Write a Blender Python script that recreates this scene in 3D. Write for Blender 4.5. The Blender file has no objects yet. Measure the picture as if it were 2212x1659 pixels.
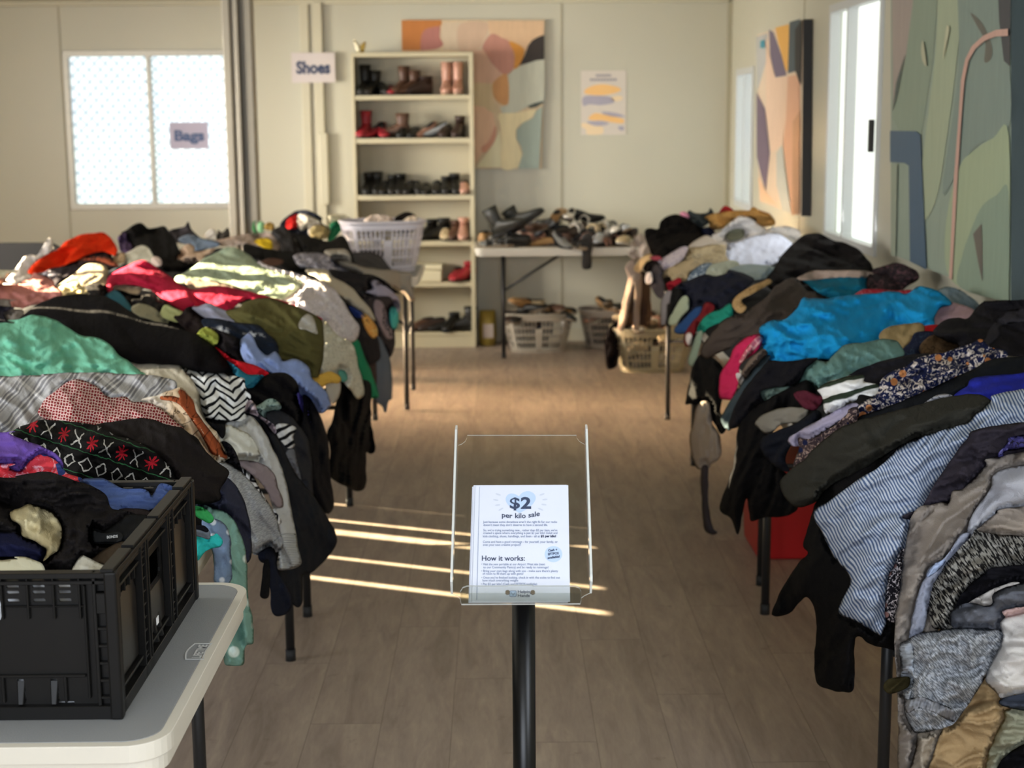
import bpy, bmesh, math, random
import numpy as np
from mathutils import Vector, Matrix
from mathutils.geometry import delaunay_2d_cdt, tessellate_polygon
random.seed(7); RN = random.random
SC = bpy.context.scene; COL = SC.collection

# ------------------------------------------------------------------ camera
FPX = 3300.0; CH = 1.6; PITCH = math.radians(9.9); YAW = math.atan(26/FPX); ROLL = 0.007
fw = np.array([math.sin(YAW)*math.cos(PITCH), math.cos(YAW)*math.cos(PITCH), -math.sin(PITCH)])
r0 = np.array([math.cos(YAW), -math.sin(YAW), 0.0]); u0 = np.cross(r0, fw)
rt = r0*math.cos(ROLL)-u0*math.sin(ROLL); up = u0*math.cos(ROLL)+r0*math.sin(ROLL)
CAMP = np.array([0, 0, CH])
cd = bpy.data.cameras.new('camera'); cam = bpy.data.objects.new('camera', cd); COL.objects.link(cam)
cam.matrix_world = Matrix(((rt[0], up[0], -fw[0], 0), (rt[1], up[1], -fw[1], 0), (rt[2], up[2], -fw[2], CH), (0, 0, 0, 1)))
cd.sensor_width = 36; cd.lens = 36*FPX/2212; cd.clip_start = .05
cd.dof.use_dof = True; cd.dof.focus_distance = 2.75; cd.dof.aperture_fstop = 5.6
SC.camera = cam
def ray(x, y):
    return fw + rt*((x-1106)/FPX) - up*((y-829.5)/FPX)
def at_y(x, y, Y): r = ray(x, y); return CAMP+r*(Y/r[1])
def at_x(x, y, X): r = ray(x, y); return CAMP+r*(X/r[0])
def at_z(x, y, Z): r = ray(x, y); return CAMP+r*((Z-CH)/r[2])
def at_pl(x, y, o, n): r = ray(x, y); return CAMP+r*(np.dot(np.array(o)-CAMP, n)/np.dot(r, n))

# ------------------------------------------------------------------ world, sun, daylight, exposure
w = bpy.data.worlds.new('world'); SC.world = w; w.use_nodes = True
w.node_tree.nodes['Background'].inputs[0].default_value = (.75, .87, 1, 1)
w.node_tree.nodes['Background'].inputs[1].default_value = 1.6
def light(name, kind, loc, target, energy, color, **k):
    d = bpy.data.lights.new(name, kind); d.energy = energy; d.color = color
    for a, v in k.items(): setattr(d, a, v)
    o = bpy.data.objects.new(name, d); COL.objects.link(o); o.location = loc
    o.rotation_euler = (Vector(target)-Vector(loc)).to_track_quat('-Z', 'Y').to_euler(); return o
SUN_D = Vector((1, -.42, -.285))
light('sun', 'SUN', (-8, 9, 4), Vector((-8, 9, 4))+SUN_D, 78, (1, .82, .55), angle=.006)
# daylight lamps at the left and right windows, and unseen fill lamps added
light('daylight_left_window', 'AREA', (-4.05, 6.9, 1.55), (-.6, 9.4, 1.15), 62, (1, .94, .84), shape='RECTANGLE', size=2.2, size_y=1.05)
light('daylight_far_left_window', 'AREA', (-4.05, 9.0, 1.55), (1.5, 10.9, 1.0), 42, (1, .95, .86), shape='RECTANGLE', size=1.6, size_y=1.05, spread=1.1)
light('added_sun_glow_far_left', 'AREA', (-4.05, 9.5, .42), (.5, 8.3, .0), 85, (1, .72, .44), shape='RECTANGLE', size=1.5, size_y=.6, spread=.55)  # added lamp below the sill, stands in for warm sun on far floor
light('added_fill_behind_camera', 'AREA', (-.8, -1.7, 1.75), (.1, 4, .6), 95, (.84, .90, 1), shape='RECTANGLE', size=2.6, size_y=1.5)  # fill lamp added out of view behind the camera
light('added_fill_near_left', 'AREA', (-4.05, 3.0, 1.6), (.2, 3.6, .6), 95, (.93, .96, 1), shape='RECTANGLE', size=1.9, size_y=1.05)  # added raking fill, no window in this stretch of the left wall
light('added_fill_near_right', 'AREA', (1.6, 1.1, 1.75), (.3, 3.4, .5), 40, (.80, .88, 1), shape='RECTANGLE', size=1.5, size_y=1.0)  # added raking fill to bring out folds, right wall is solid here
light('daylight_right_window', 'AREA', (1.6, 7.0, 1.6), (-2, 7.0, 1.3), 5, (.98, .98, 1), shape='RECTANGLE', size=.8, size_y=1.0)
SC.view_settings.view_transform = 'Standard'; SC.view_settings.look = 'None'
SC.view_settings.exposure = 0.32; SC.view_settings.gamma = 1; SC.view_settings.use_curve_mapping = False
SC.cycles.use_denoising = True; SC.cycles.max_bounces = 8; SC.cycles.transparent_max_bounces = 16
SC.cycles.caustics_reflective = False; SC.cycles.caustics_refractive = False; SC.cycles.sample_clamp_indirect = 6

# ------------------------------------------------------------------ helpers
def lin(c):
    if isinstance(c, str): c = [int(c[i:i+2], 16)/255 for i in (0, 2, 4)]
    return tuple(((v+.055)/1.055)**2.4 if v > .04045 else v/12.92 for v in c)+(1,)
class NT:
    def __init__(s, name):
        s.m = bpy.data.materials.new(name); s.m.use_nodes = True; s.t = s.m.node_tree
        s.b = s.t.nodes['Principled BSDF']; s.out = s.t.nodes['Material Output']
    def n(s, kind, ins=None, **k):
        nd = s.t.nodes.new('ShaderNode'+kind)
        for a, v in k.items(): setattr(nd, a, v)
        for i, v in (ins or {}).items(): s.set(nd.inputs[i], v)
        return nd
    def set(s, sock, v):
        if isinstance(v, bpy.types.NodeSocket): s.t.links.new(v, sock)
        else: sock.default_value = v
    def math(s, op, a, b=0.0, c=None):
        nd = s.n('Math', operation=op); s.set(nd.inputs[0], a); s.set(nd.inputs[1], b)
        if c is not None: s.set(nd.inputs[2], c)
        return nd.outputs[0]
    def mix(s, f, a, b):
        nd = s.n('Mix', data_type='RGBA'); s.set(nd.inputs[0], f); s.set(nd.inputs[6], a); s.set(nd.inputs[7], b); return nd.outputs[2]
    def noise(s, vec, scale, detail=3, rough=.5, dist=0):
        nd = s.n('TexNoise', {'Scale': scale, 'Detail': detail, 'Roughness': rough, 'Distortion': dist}); 
        if vec: s.set(nd.inputs['Vector'], vec)
        return nd.outputs[0]
    def ramp(s, f, stops, interp='LINEAR'):
        nd = s.n('ValToRGB'); s.set(nd.inputs[0], f); r = nd.color_ramp; r.interpolation = interp
        while len(r.elements) < len(stops): r.elements.new(.5)
        for e, (p, c) in zip(r.elements, stops): e.position = p; e.color = c
        return nd.outputs[0]
    def bump(s, h, strength=.3, dist=.002):
        nd = s.n('Bump', {'Strength': strength, 'Distance': dist, 'Height': h}); s.set(s.b.inputs['Normal'], nd.outputs[0])
_mc = {}
def plain(name, col, rough=.6, metal=0, spec=.5, bump=None, emit=None, var=0):
    if name in _mc: return _mc[name]
    N = NT(name); c = lin(col); N.b.inputs['Base Color'].default_value = c
    N.b.inputs['Roughness'].default_value = rough; N.b.inputs['Metallic'].default_value = metal; N.b.inputs['Specular IOR Level'].default_value = spec
    if bump or var:
        co = N.n('TexCoord').outputs['Object']
        if var:
            f = N.noise(co, 9, 4); N.set(N.b.inputs['Base Color'], N.mix(f, tuple(v*(1-var) for v in c[:3])+(1,), tuple(min(1, v*(1+var)) for v in c[:3])+(1,)))
        if bump: N.bump(N.noise(co, bump[0], 3), bump[1], bump[2])
    if emit: N.b.inputs['Emission Color'].default_value = lin(emit[0]); N.b.inputs['Emission Strength'].default_value = emit[1]
    _mc[name] = N.m; return N.m
WL = {}
def tag(o, label=None, cat=None, group=None, kind=None):
    if label: o['label'] = label
    if cat: o['category'] = cat
    if group: o['group'] = group
    if kind: o['kind'] = kind
    return o
def empty(name, loc, label, cat, group=None):
    o = bpy.data.objects.new(name, None); COL.objects.link(o); o.location = loc; o.empty_display_size = .05
    WL[o] = Vector(loc); return tag(o, label, cat, group)
def obj(name, bm, mats, parent=None, smooth=False, bevel=0, bseg=2, origin=None, solid=None):
    if not isinstance(mats, (list, tuple)): mats = [mats]
    if isinstance(bm, bmesh.types.BMesh):
        bmesh.ops.recalc_face_normals(bm, faces=bm.faces[:])
        me = bpy.data.meshes.new(name); bm.to_mesh(me); bm.free()
    else: me = bm
    vs = np.empty(len(me.vertices)*3); me.vertices.foreach_get('co', vs); vs = vs.reshape(-1, 3)
    c = origin if origin is not None else ((vs.min(0)+vs.max(0))/2)
    if origin is None and parent is None: c[2] = vs[:, 2].min()
    vs = vs-np.array(c); me.vertices.foreach_set('co', vs.ravel()); me.update()
    for m in mats: me.materials.append(m)
    if smooth is True: me.polygons.foreach_set('use_smooth', [True]*len(me.polygons))
    o = bpy.data.objects.new(name, me); COL.objects.link(o); c = Vector(c)
    if parent is not None: o.parent = parent; o.location = c-WL[parent]
    else: o.location = c
    WL[o] = c
    if bevel:
        b = o.modifiers.new('b', 'BEVEL'); b.width = bevel; b.segments = bseg; b.limit_method = 'ANGLE'; b.angle_limit = math.radians(40)
        b.harden_normals = False
    if solid: s = o.modifiers.new('s', 'SOLIDIFY'); s.thickness = solid; s.offset = 0
    return o
def struct(name, bm, mats, parent=None, **k):
    o = obj(name, bm, mats, parent, **k)
    if parent is None: o['kind'] = 'structure'
    return o
def box(bm, x0, x1, y0, y1, z0, z1, mi=0, mtx=None):
    v = [bm.verts.new((x, y, z)) for x in (x0, x1) for y in (y0, y1) for z in (z0, z1)]
    if mtx is not None:
        for q in v: q.co = mtx @ q.co
    for f in ((0, 1, 3, 2), (4, 6, 7, 5), (0, 4, 5, 1), (2, 3, 7, 6), (0, 2, 6, 4), (1, 5, 7, 3)):
        bm.faces.new([v[i] for i in f]).material_index = mi
    return v
def bxm(*boxes):
    bm = bmesh.new()
    for b in boxes: box(bm, *b)
    return bm
def tube(bm, pts, r, seg=12, cap=True, mi=0, closed=False):
    pts = [Vector(p) for p in pts]; rings = []; n = len(pts); prev = None
    for i, p in enumerate(pts):
        if closed: d = pts[(i+1) % n]-pts[i-1]
        else: d = pts[min(i+1, n-1)]-pts[max(i-1, 0)]
        d.normalize()
        if prev is None: a = d.orthogonal().normalized()
        else: a = (prev-d*prev.dot(d)).normalized()
        prev = a; b = d.cross(a); rr = r[i] if isinstance(r, (list, tuple)) else r
        rings.append([bm.verts.new(p+(a*math.cos(t)+b*math.sin(t))*rr) for t in [2*math.pi*k/seg for k in range(seg)]])
    m = n if closed else n-1
    for i in range(m):
        A, B = rings[i], rings[(i+1) % n]
        for k in range(seg):
            f = bm.faces.new((A[k], A[(k+1) % seg], B[(k+1) % seg], B[k])); f.material_index = mi; f.smooth = True
    if cap and not closed: bm.faces.new(rings[0][::-1]).material_index = mi; bm.faces.new(rings[-1]).material_index = mi
    return bm
def loft(bm, rings, cap=True, mi=0):
    R = [[bm.verts.new(p) for p in r] for r in rings]
    for A, B in zip(R, R[1:]):
        for k in range(len(A)):
            f = bm.faces.new((A[k], A[(k+1) % len(A)], B[(k+1) % len(A)], B[k])); f.smooth = True; f.material_index = mi
    if cap:
        for r in (R[0][::-1], R[-1]):
            try: f = bm.faces.new(r); f.material_index = mi; f.smooth = True
            except ValueError: pass
def plate(bm, outer, holes, t, fn, mi=0):
    """2D outline with holes, extruded by t; fn(u, v, w) -> world point"""
    loops = [list(outer)]+[list(h) for h in holes]
    flat = [p for l in loops for p in l]
    tris = tessellate_polygon([[Vector((p[0], p[1], 0)) for p in l] for l in loops])
    A = [bm.verts.new(fn(p[0], p[1], 0)) for p in flat]; B = [bm.verts.new(fn(p[0], p[1], t)) for p in flat]
    for tr in tris:
        try: bm.faces.new([A[i] for i in tr]).material_index = mi; bm.faces.new([B[i] for i in tr[::-1]]).material_index = mi
        except ValueError: pass
    k = 0
    for l in loops:
        n = len(l)
        for i in range(n):
            j = (i+1) % n
            try: bm.faces.new((A[k+i], A[k+j], B[k+j], B[k+i])).material_index = mi
            except ValueError: pass
        k += n
    return bm
def rect(x0, x1, y0, y1): return [(x0, y0), (x1, y0), (x1, y1), (x0, y1)]
def rrect(x0, x1, y0, y1, r, n=5):
    out = []
    for cx, cy, a in ((x1-r, y0+r, -90), (x1-r, y1-r, 0), (x0+r, y1-r, 90), (x0+r, y0+r, 180)):
        for i in range(n+1):
            t = math.radians(a+90*i/n); out.append((cx+r*math.cos(t), cy+r*math.sin(t)))
    return out
def textmesh(bm, s, fn, size, x, y, w=None, bold=0, mi=0, align='LEFT', shear=0):
    """lettering: 2D text outlines mapped by fn(u, v)"""
    c = bpy.data.curves.new('t', 'FONT'); c.body = s; c.size = size; c.offset = bold; c.align_x = align; c.shear = shear; c.resolution_u = 3
    o = bpy.data.objects.new('t', c); COL.objects.link(o)
    dg = bpy.context.evaluated_depsgraph_get(); dg.update(); me = bpy.data.meshes.new_from_object(o.evaluated_get(dg))
    xs = [v.co.x for v in me.vertices] or [0]; k = 1
    if w: k = w/max(1e-6, (max(xs)-min(xs)))
    vs = [bm.verts.new(fn(x+v.co.x*k, y+v.co.y)) for v in me.vertices]
    for p in me.polygons:
        try: bm.faces.new([vs[i] for i in p.vertices]).material_index = mi
        except ValueError: pass
    bpy.data.objects.remove(o); bpy.data.curves.remove(c); bpy.data.meshes.remove(me)
def smooth_poly(pts, n=4, corner=None):
    P = [np.array(p, float) for p in pts]; m = len(P); out = []
    for i in range(m):
        p0, p1, p2, p3 = P[i-1], P[i], P[(i+1) % m], P[(i+2) % m]
        if np.allclose(p1, p2): out.append(tuple(p1)); continue
        if np.allclose(p0, p1): p0 = p1
        if np.allclose(p2, p3): p3 = p2
        for k in range(n):
            t = k/n; out.append(tuple(.5*((2*p1)+(-p0+p2)*t+(2*p0-5*p1+4*p2-p3)*t*t+(-p0+3*p1-3*p2+p3)*t**3)))
    r = [out[0]]
    for q in out[1:]:
        if abs(q[0]-r[-1][0])+abs(q[1]-r[-1][1]) > 1e-6: r.append(q)
    return r
# ------------------------------------------------------------------ the room
XR, XL, YB, YF, ZC = 1.645, -4.2, 10.97, -2.0, 2.42
def wallmat(name, c):
    N = NT(name); co = N.n('TexCoord').outputs['Object']
    N.set(N.b.inputs['Base Color'], N.mix(N.noise(co, 1.3, 4), lin(c), tuple(v*.93 for v in lin(c)[:3])+(1,)))
    N.b.inputs['Roughness'].default_value = .38; N.bump(N.noise(co, 160, 2), .05, .001); return N.m
M_wall = wallmat('cream_wall_panel', 'c5c0ab'); M_ceil = plain('ceiling_white', 'd2cdba', .6, var=.03)
M_trim = plain('cream_trim', 'c6bea4', .45); M_alu = plain('grey_aluminium_frame', 'a8a296', .4, .5); M_dark = plain('dark_rubber', '23211f', .6)
N = NT('wood_plank_vinyl'); co = N.n('TexCoord').outputs['Object']; sx = N.n('SeparateXYZ', {0: co})
pw, plen = .19, 1.25
ix = N.math('FLOOR', N.math('DIVIDE', sx.outputs[0], pw)); yo = N.math('ADD', N.math('DIVIDE', sx.outputs[1], plen), N.math('MULTIPLY', ix, .37)); iy = N.math('FLOOR', yo)
wn = N.n('TexWhiteNoise', {'Vector': N.n('CombineXYZ', {0: ix, 1: iy}).outputs[0]}, noise_dimensions='2D').outputs[0]
st = N.n('VectorMath', {0: co, 1: (7, 1.1, 1)}, operation='MULTIPLY').outputs[0]
st2 = N.n('VectorMath', {0: st, 1: N.n('CombineXYZ', {0: N.math('MULTIPLY', wn, 9), 1: N.math('MULTIPLY', wn, 31)}).outputs[0]}, operation='ADD').outputs[0]
g1 = N.noise(st2, 2.2, 6, .62, .8); g2 = N.noise(st2, 16, 4, .6, .3)
base = N.ramp(g1, [(.25, lin('85776a')), (.45, lin('a39284')), (.62, lin('b4a391')), (.8, lin('c6b6a2'))])
base = N.mix(N.math('MULTIPLY', wn, .28), base, lin('8d7c6b')); base = N.mix(N.math('MULTIPLY', g2, .35), base, lin('736355'))
spots = N.ramp(N.noise(co, 14, 3, .55), [(.68, (0, 0, 0, 1)), (.78, (1, 1, 1, 1))]); base = N.mix(N.math('MULTIPLY', spots, .35), base, lin('4b3a2b'))
fx = N.math('FRACT', N.math('DIVIDE', sx.outputs[0], pw)); fy = N.math('FRACT', yo)
seam = N.math('MAXIMUM', N.math('LESS_THAN', fx, .012), N.math('LESS_THAN', fy, .0025)); base = N.mix(N.math('MULTIPLY', seam, .45), base, lin('3f3125'))
N.set(N.b.inputs['Base Color'], base); N.set(N.b.inputs['Roughness'], N.math('ADD', N.math('MULTIPLY', g2, .25), .36)); N.bump(g2, .12, .001); M_floor = N.m
struct('floor', bxm((XL-.1, XR+.1, YF-.1, YB+.1, -.1, 0)), M_floor)
struct('ceiling', bxm((XL-.1, XR+.1, YF-.1, YB+.1, ZC, ZC+.1)), M_ceil)
lw = at_y(147, 115, YB); rw = at_y(500, 449, YB); WBX0, WBX1, WZ0, WZ1 = lw[0]-.03, rw[0]+.03, .985, 2.07
bm = bmesh.new(); plate(bm, rect(XL-.1, XR+.1, -.1, ZC+.1), [rect(WBX0, WBX1, WZ0, WZ1)], .1, lambda u, v, t: (u, YB+t, v)); struct('wall_back', bm, M_wall)
RW = [(6.42, 7.42, 1.015, 2.10), (9.75, 10.28, 1.03, 1.90)]
rh = []
for a, b_, c_, d_ in ((at_x(1797, 30, XR)[1], at_x(1892, 546, XR)[1], 1.0, 2.12), (at_x(1594, 160, XR)[1], at_x(1624, 440, XR)[1], 1.0, 1.90)):
    rh.append((min(a, b_), max(a, b_), c_, d_))
bm = bmesh.new(); plate(bm, rect(YF-.1, YB+.1, -.1, ZC+.1), [rect(*q) for q in rh], .1, lambda u, v, t: (XR+t, u, v)); struct('wall_right', bm, M_wall)
LWIN = [(6.0, 8.1, .95, 2.05), (8.8, 10.4, .95, 2.05)]
bm = bmesh.new(); plate(bm, rect(YF-.1, YB+.1, -.1, ZC+.1), [rect(*q) for q in LWIN], .1, lambda u, v, t: (XL-t, u, v)); struct('wall_left', bm, M_wall)
bm = bmesh.new(); plate(bm, rect(XL-.1, XR+.1, -.1, ZC+.1), [rect(-2.2, 1.0, .9, 2.1)], .1, lambda u, v, t: (u, YF-t, v)); struct('wall_front', bm, M_wall)
# lit window panes
def panemat(name, c, s):
    N = NT(name); co = N.n('TexCoord').outputs['Object']
    N.b.inputs['Base Color'].default_value = lin('c9d2d2'); N.b.inputs['Roughness'].default_value = .3
    N.set(N.b.inputs['Emission Color'], N.ramp(N.noise(co, 2.2, 2), [(.3, lin(c)), (.7, lin('f4fff4'))])); N.b.inputs['Emission Strength'].default_value = s; return N.m
M_pane = panemat('bright_frosted_glass', 'dcebfa', .80); M_pane2 = panemat('bright_side_glass', 'f6f4ec', .78)
M_screen = plain('glowing_security_mesh', 'c4cccf', .5, emit=('c6d6e2', .40))  # bars given a glow in place of daylight coming through
def window(name, fn, u0, u1, v0, v1, mid, mat, screen=True, label=None, fr=M_alu, fw_=.028, slats=0):
    """fn(u, v, depth into the wall)"""
    P = empty(name, fn((u0+u1)/2, v0, 0), label, 'window'); P['kind'] = 'structure'
    m = u0+(u1-u0)*mid; holes = [rrect(u0+fw_, m-fw_*.45, v0+fw_, v1-fw_, .02), rrect(m+fw_*.45, u1-fw_, v0+fw_, v1-fw_, .02)]
    bm = bmesh.new(); plate(bm, rect(u0-.012, u1+.012, v0-.012, v1+.012), holes, .05, lambda u, v, t: fn(u, v, t-.012)); obj('window_frame', bm, fr, P, bevel=.003)
    for a, b_ in ((u0+fw_, m-fw_*.45), (m+fw_*.45, u1-fw_)):
        bm = bmesh.new(); plate(bm, rect(a-.005, b_+.005, v0+fw_-.005, v1-fw_+.005), [], .006, lambda u, v, t: fn(u, v, .05+t)); obj('pane', bm, mat, P)
    if screen:
        bm = bmesh.new()
        def seg(pa, pb):
            d = Vector((pb[0]-pa[0], pb[1]-pa[1], 0)); L = d.length
            if L < .02: return
            d /= L; nx, ny = -d.y*.006, d.x*.006
            plate(bm, [(pa[0]+nx, pa[1]+ny), (pb[0]+nx, pb[1]+ny), (pb[0]-nx, pb[1]-ny), (pa[0]-nx, pa[1]-ny)], [], .003, lambda u, v, t: fn(u, v, .043+t))
        W, Hh = u1-u0, v1-v0; sl = 1.15; st_ = .078
        k = -int(Hh*sl/st_)-2
        while k*st_ < W+Hh*sl:
            for sg in (1, -1):
                # line u = k*st + sg*v/sl...
                c0 = k*st_ if sg > 0 else k*st_; pts = []
                va, vb = 0, Hh
                ua = c0 if sg > 0 else c0; ub = c0+sg*Hh/sl*1.0
                if sg < 0: ua, ub = c0+Hh/sl, c0
                # clip in u
                def clip(uA, vA, uB, vB):
                    t0, t1 = 0, 1; du = uB-uA
                    lo, hi = .03, W-.03
                    if abs(du) < 1e-9: return None
                    ta, tb = (lo-uA)/du, (hi-uA)/du
                    if ta > tb: ta, tb = tb, ta
                    t0, t1 = max(t0, ta), min(t1, tb)
                    if t0 >= t1: return None
                    return (uA+du*t0, vA+(vB-vA)*t0), (uA+du*t1, vA+(vB-vA)*t1)
                c_ = clip(ua, .03, ub, Hh-.03)
                if c_: seg((u0+c_[0][0], v0+c_[0][1]), (u0+c_[1][0], v0+c_[1][1]))
            k += 1
        obj('security_screen', bm, M_screen, P)
    return P
window('window_1', lambda u, v, t: (u, YB+t, v), WBX0, WBX1, WZ0, WZ1, .505, M_pane, label='bright two pane back window behind a diamond security screen')
a = rh[0]; window('window_2', lambda u, v, t: (XR+t, u, v), *a, .62, M_pane2, False, 'tall bright sliding window on right wall between two paintings', plain('white_window_frame', 'c9cac8', .4))
a = rh[1]; window('window_3', lambda u, v, t: (XR+t, u, v), *a, .5, M_pane, False, 'narrow bright window on right wall beside back corner', plain('white_window_frame', 'c9cac8', .4))
bm = bxm((XR-.03, XR-.012, at_x(1893, 270, XR)[1]-.02, at_x(1893, 270, XR)[1]+.02, 1.44, 1.58)); t = obj('window_latch', bm, M_dark); tag(t, 'small black latch on frame of tall right window', 'latch')
M_clear = NT('clear_glass'); tb = M_clear.n('BsdfTransparent', {0: (.97, .99, .99, 1)}); gb = M_clear.n('BsdfGlossy', {'Roughness': .02}); mx = M_clear.n('MixShader', {0: .05, 1: tb.outputs[0], 2: gb.outputs[0]}); M_clear.set(M_clear.out.inputs[0], mx.outputs[0]); M_clear = M_clear.m
for i, a in enumerate(LWIN): 
    window('window_%d' % (4+i), lambda u, v, t: (XL-t, u, v), *a, .5, M_clear, False, 'side window on left wall behind added sun mask slats')
# unseen slats added at the left windows so narrow gaps shape the low sun
SLITS = [(6.0, 6.67), (6.71, 6.945), (6.975, 7.265), (7.335, 7.44), (7.48, 7.71), (7.73, 8.1), (8.78, 9.2), (9.2, 9.6), (9.6, 10.0), (10.0, 10.42)]
for a, b_ in SLITS:
    bm = bmesh.new(); q = min(.05, (b_-a)*.3) if b_ < 8.5 else 0; plate(bm, [(a, .93), (b_, .93), (b_, 1.38), (b_-q, 1.5), (b_-q, 2.08), (a+q, 2.08), (a+q, 1.5), (a, 1.38)], [], .006, lambda u, v, t: (XL+.02+t, u, v))
    o = obj('sun_mask_slat', bm, plain('sun_mask_fabric', 'c9c3b2', .8)); tag(o, 'cream slat added over a left wall window to shape the sun', 'light mask', 'added sun mask slats')
# panel joints and trims
M_joint = plain('panel_joint', 'a79f86', .5)
for i, (px, py) in enumerate(((128, 60), (1213, 90))):
    x = at_y(px, py, YB)[0]; struct('trim_%d' % (1+i), bxm((x-.006, x+.006, YB-.004, YB, 0, ZC)), M_joint)
y = at_x(1737, 20, XR)[1]; struct('trim_3', bxm((XR-.004, XR, y-.03, y-.012, 0, ZC)), M_joint)
y = at_x(1640, 20, XR)[1]; struct('trim_4', bxm((XR-.03, XR, YB-.03, YB, 0, ZC)), M_joint)
struct('trim_5', bxm((XL, XR, YB-.03, YB, ZC-.035, ZC)), M_trim, bevel=.004)
struct('baseboard_back', bxm((XL, XR, YB-.012, YB, 0, .09)), M_trim, bevel=.003); struct('baseboard_right', bxm((XR-.012, XR, YF, YB, 0, .09)), M_trim, bevel=.003)
# steel post at the module joint
px0 = at_y(482, 200, 9.45)[0]+.005; pz = .0; M_post = plain('grey_painted_steel_post', '8f8778', .45, .2, var=.06)
P = empty('trim_6', (px0+.1, 9.45, 0), 'ribbed grey steel post rising to ceiling beside back window', 'post'); P['kind'] = 'structure'
bm = bmesh.new()
for a, b_, y0 in ((0, .045, 9.47), (.045, .075, 9.5), (.075, .10, 9.44), (.10, .135, 9.50), (.135, .175, 9.46)): box(bm, px0+a, px0+b_, y0, 9.6, 0, ZC)
obj('channel', bm, M_post, P, bevel=.004)
bm = bmesh.new(); tube(bm, [(px0+.035, 9.45, 2.36), (px0+.035, 9.40, 2.36)], .03); obj('bolt', bm, M_post, P)
# white cable trunking on the back wall
xt = at_y(668, 250, YB)[0]; P = empty('cable_trunking', (xt+.06, YB-.02, 1.0), 'cream vertical cable trunking on back wall left of white bookcase', 'trunking')
obj('cover', bxm((xt-.045, xt+.015, YB-.028, YB, .1, ZC-.02)), M_trim, P, bevel=.004); obj('cover', bxm((xt+.045, xt+.11, YB-.045, YB, .1, ZC-.02)), M_trim, P, bevel=.004)
obj('junction_box', bxm((xt+.07, xt+.13, YB-.06, YB, 1.0, 1.5)), M_trim, P, bevel=.006)
c = at_y(612, 2, 9.9); bm = bmesh.new()
loft(bm, [[(c[0]+r*math.cos(t), 9.9+r*math.sin(t), z) for t in [k*math.pi/16 for k in range(32)]] for r, z in ((.12, ZC), (.12, ZC-.02), (.1, ZC-.04), (.05, ZC-.05))])
o = obj('smoke_detector', bm, plain('warm_white_plastic', 'cfc6b4', .5)); tag(o, 'round white detector on ceiling above the shoes sign', 'detector')

# dark chair standing beyond the left heap
cx_, cy_ = at_y(10, 545, 8.0)[0], 8.0; M_ch = plain('dark_grey_upholstery', '3c3a39', .8, bump=(200, .3, .001))
P = empty('office_chair', (cx_, cy_, 0), 'dark grey upholstered chair back beyond left heap at the left frame edge', 'chair')
bm = bmesh.new(); plate(bm, rrect(cx_-.25, cx_+.25, .52, .95, .12, 8), [], .06, lambda u, v, t: (u, cy_+.2+t+(v-.5)*.12, v)); obj('backrest', bm, M_ch, P, bevel=.015, bseg=3)
bm = bmesh.new(); plate(bm, rrect(cx_-.24, cx_+.24, cy_-.25, cy_+.22, .08, 6), [], .07, lambda u, v, t: (u, v, .41+t)); obj('seat', bm, M_ch, P, bevel=.015, bseg=3)
for sx_ in (-.2, .2):
    for sy_ in (-.2, .2):
        bm = bmesh.new(); tube(bm, [(cx_+sx_, cy_+sy_, 0), (cx_+sx_, cy_+sy_, .415)], .013, 10); obj('leg', bm, plain('chair_leg_steel', '2a2a2a', .4, .4), P)
    bm = bmesh.new(); tube(bm, [(cx_+sx_*.9, cy_+.2, .42), (cx_+sx_*.9, cy_+.27, .60)], .012, 10); obj('back_frame', bm, plain('chair_leg_steel', '2a2a2a', .4, .4), P)
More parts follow.
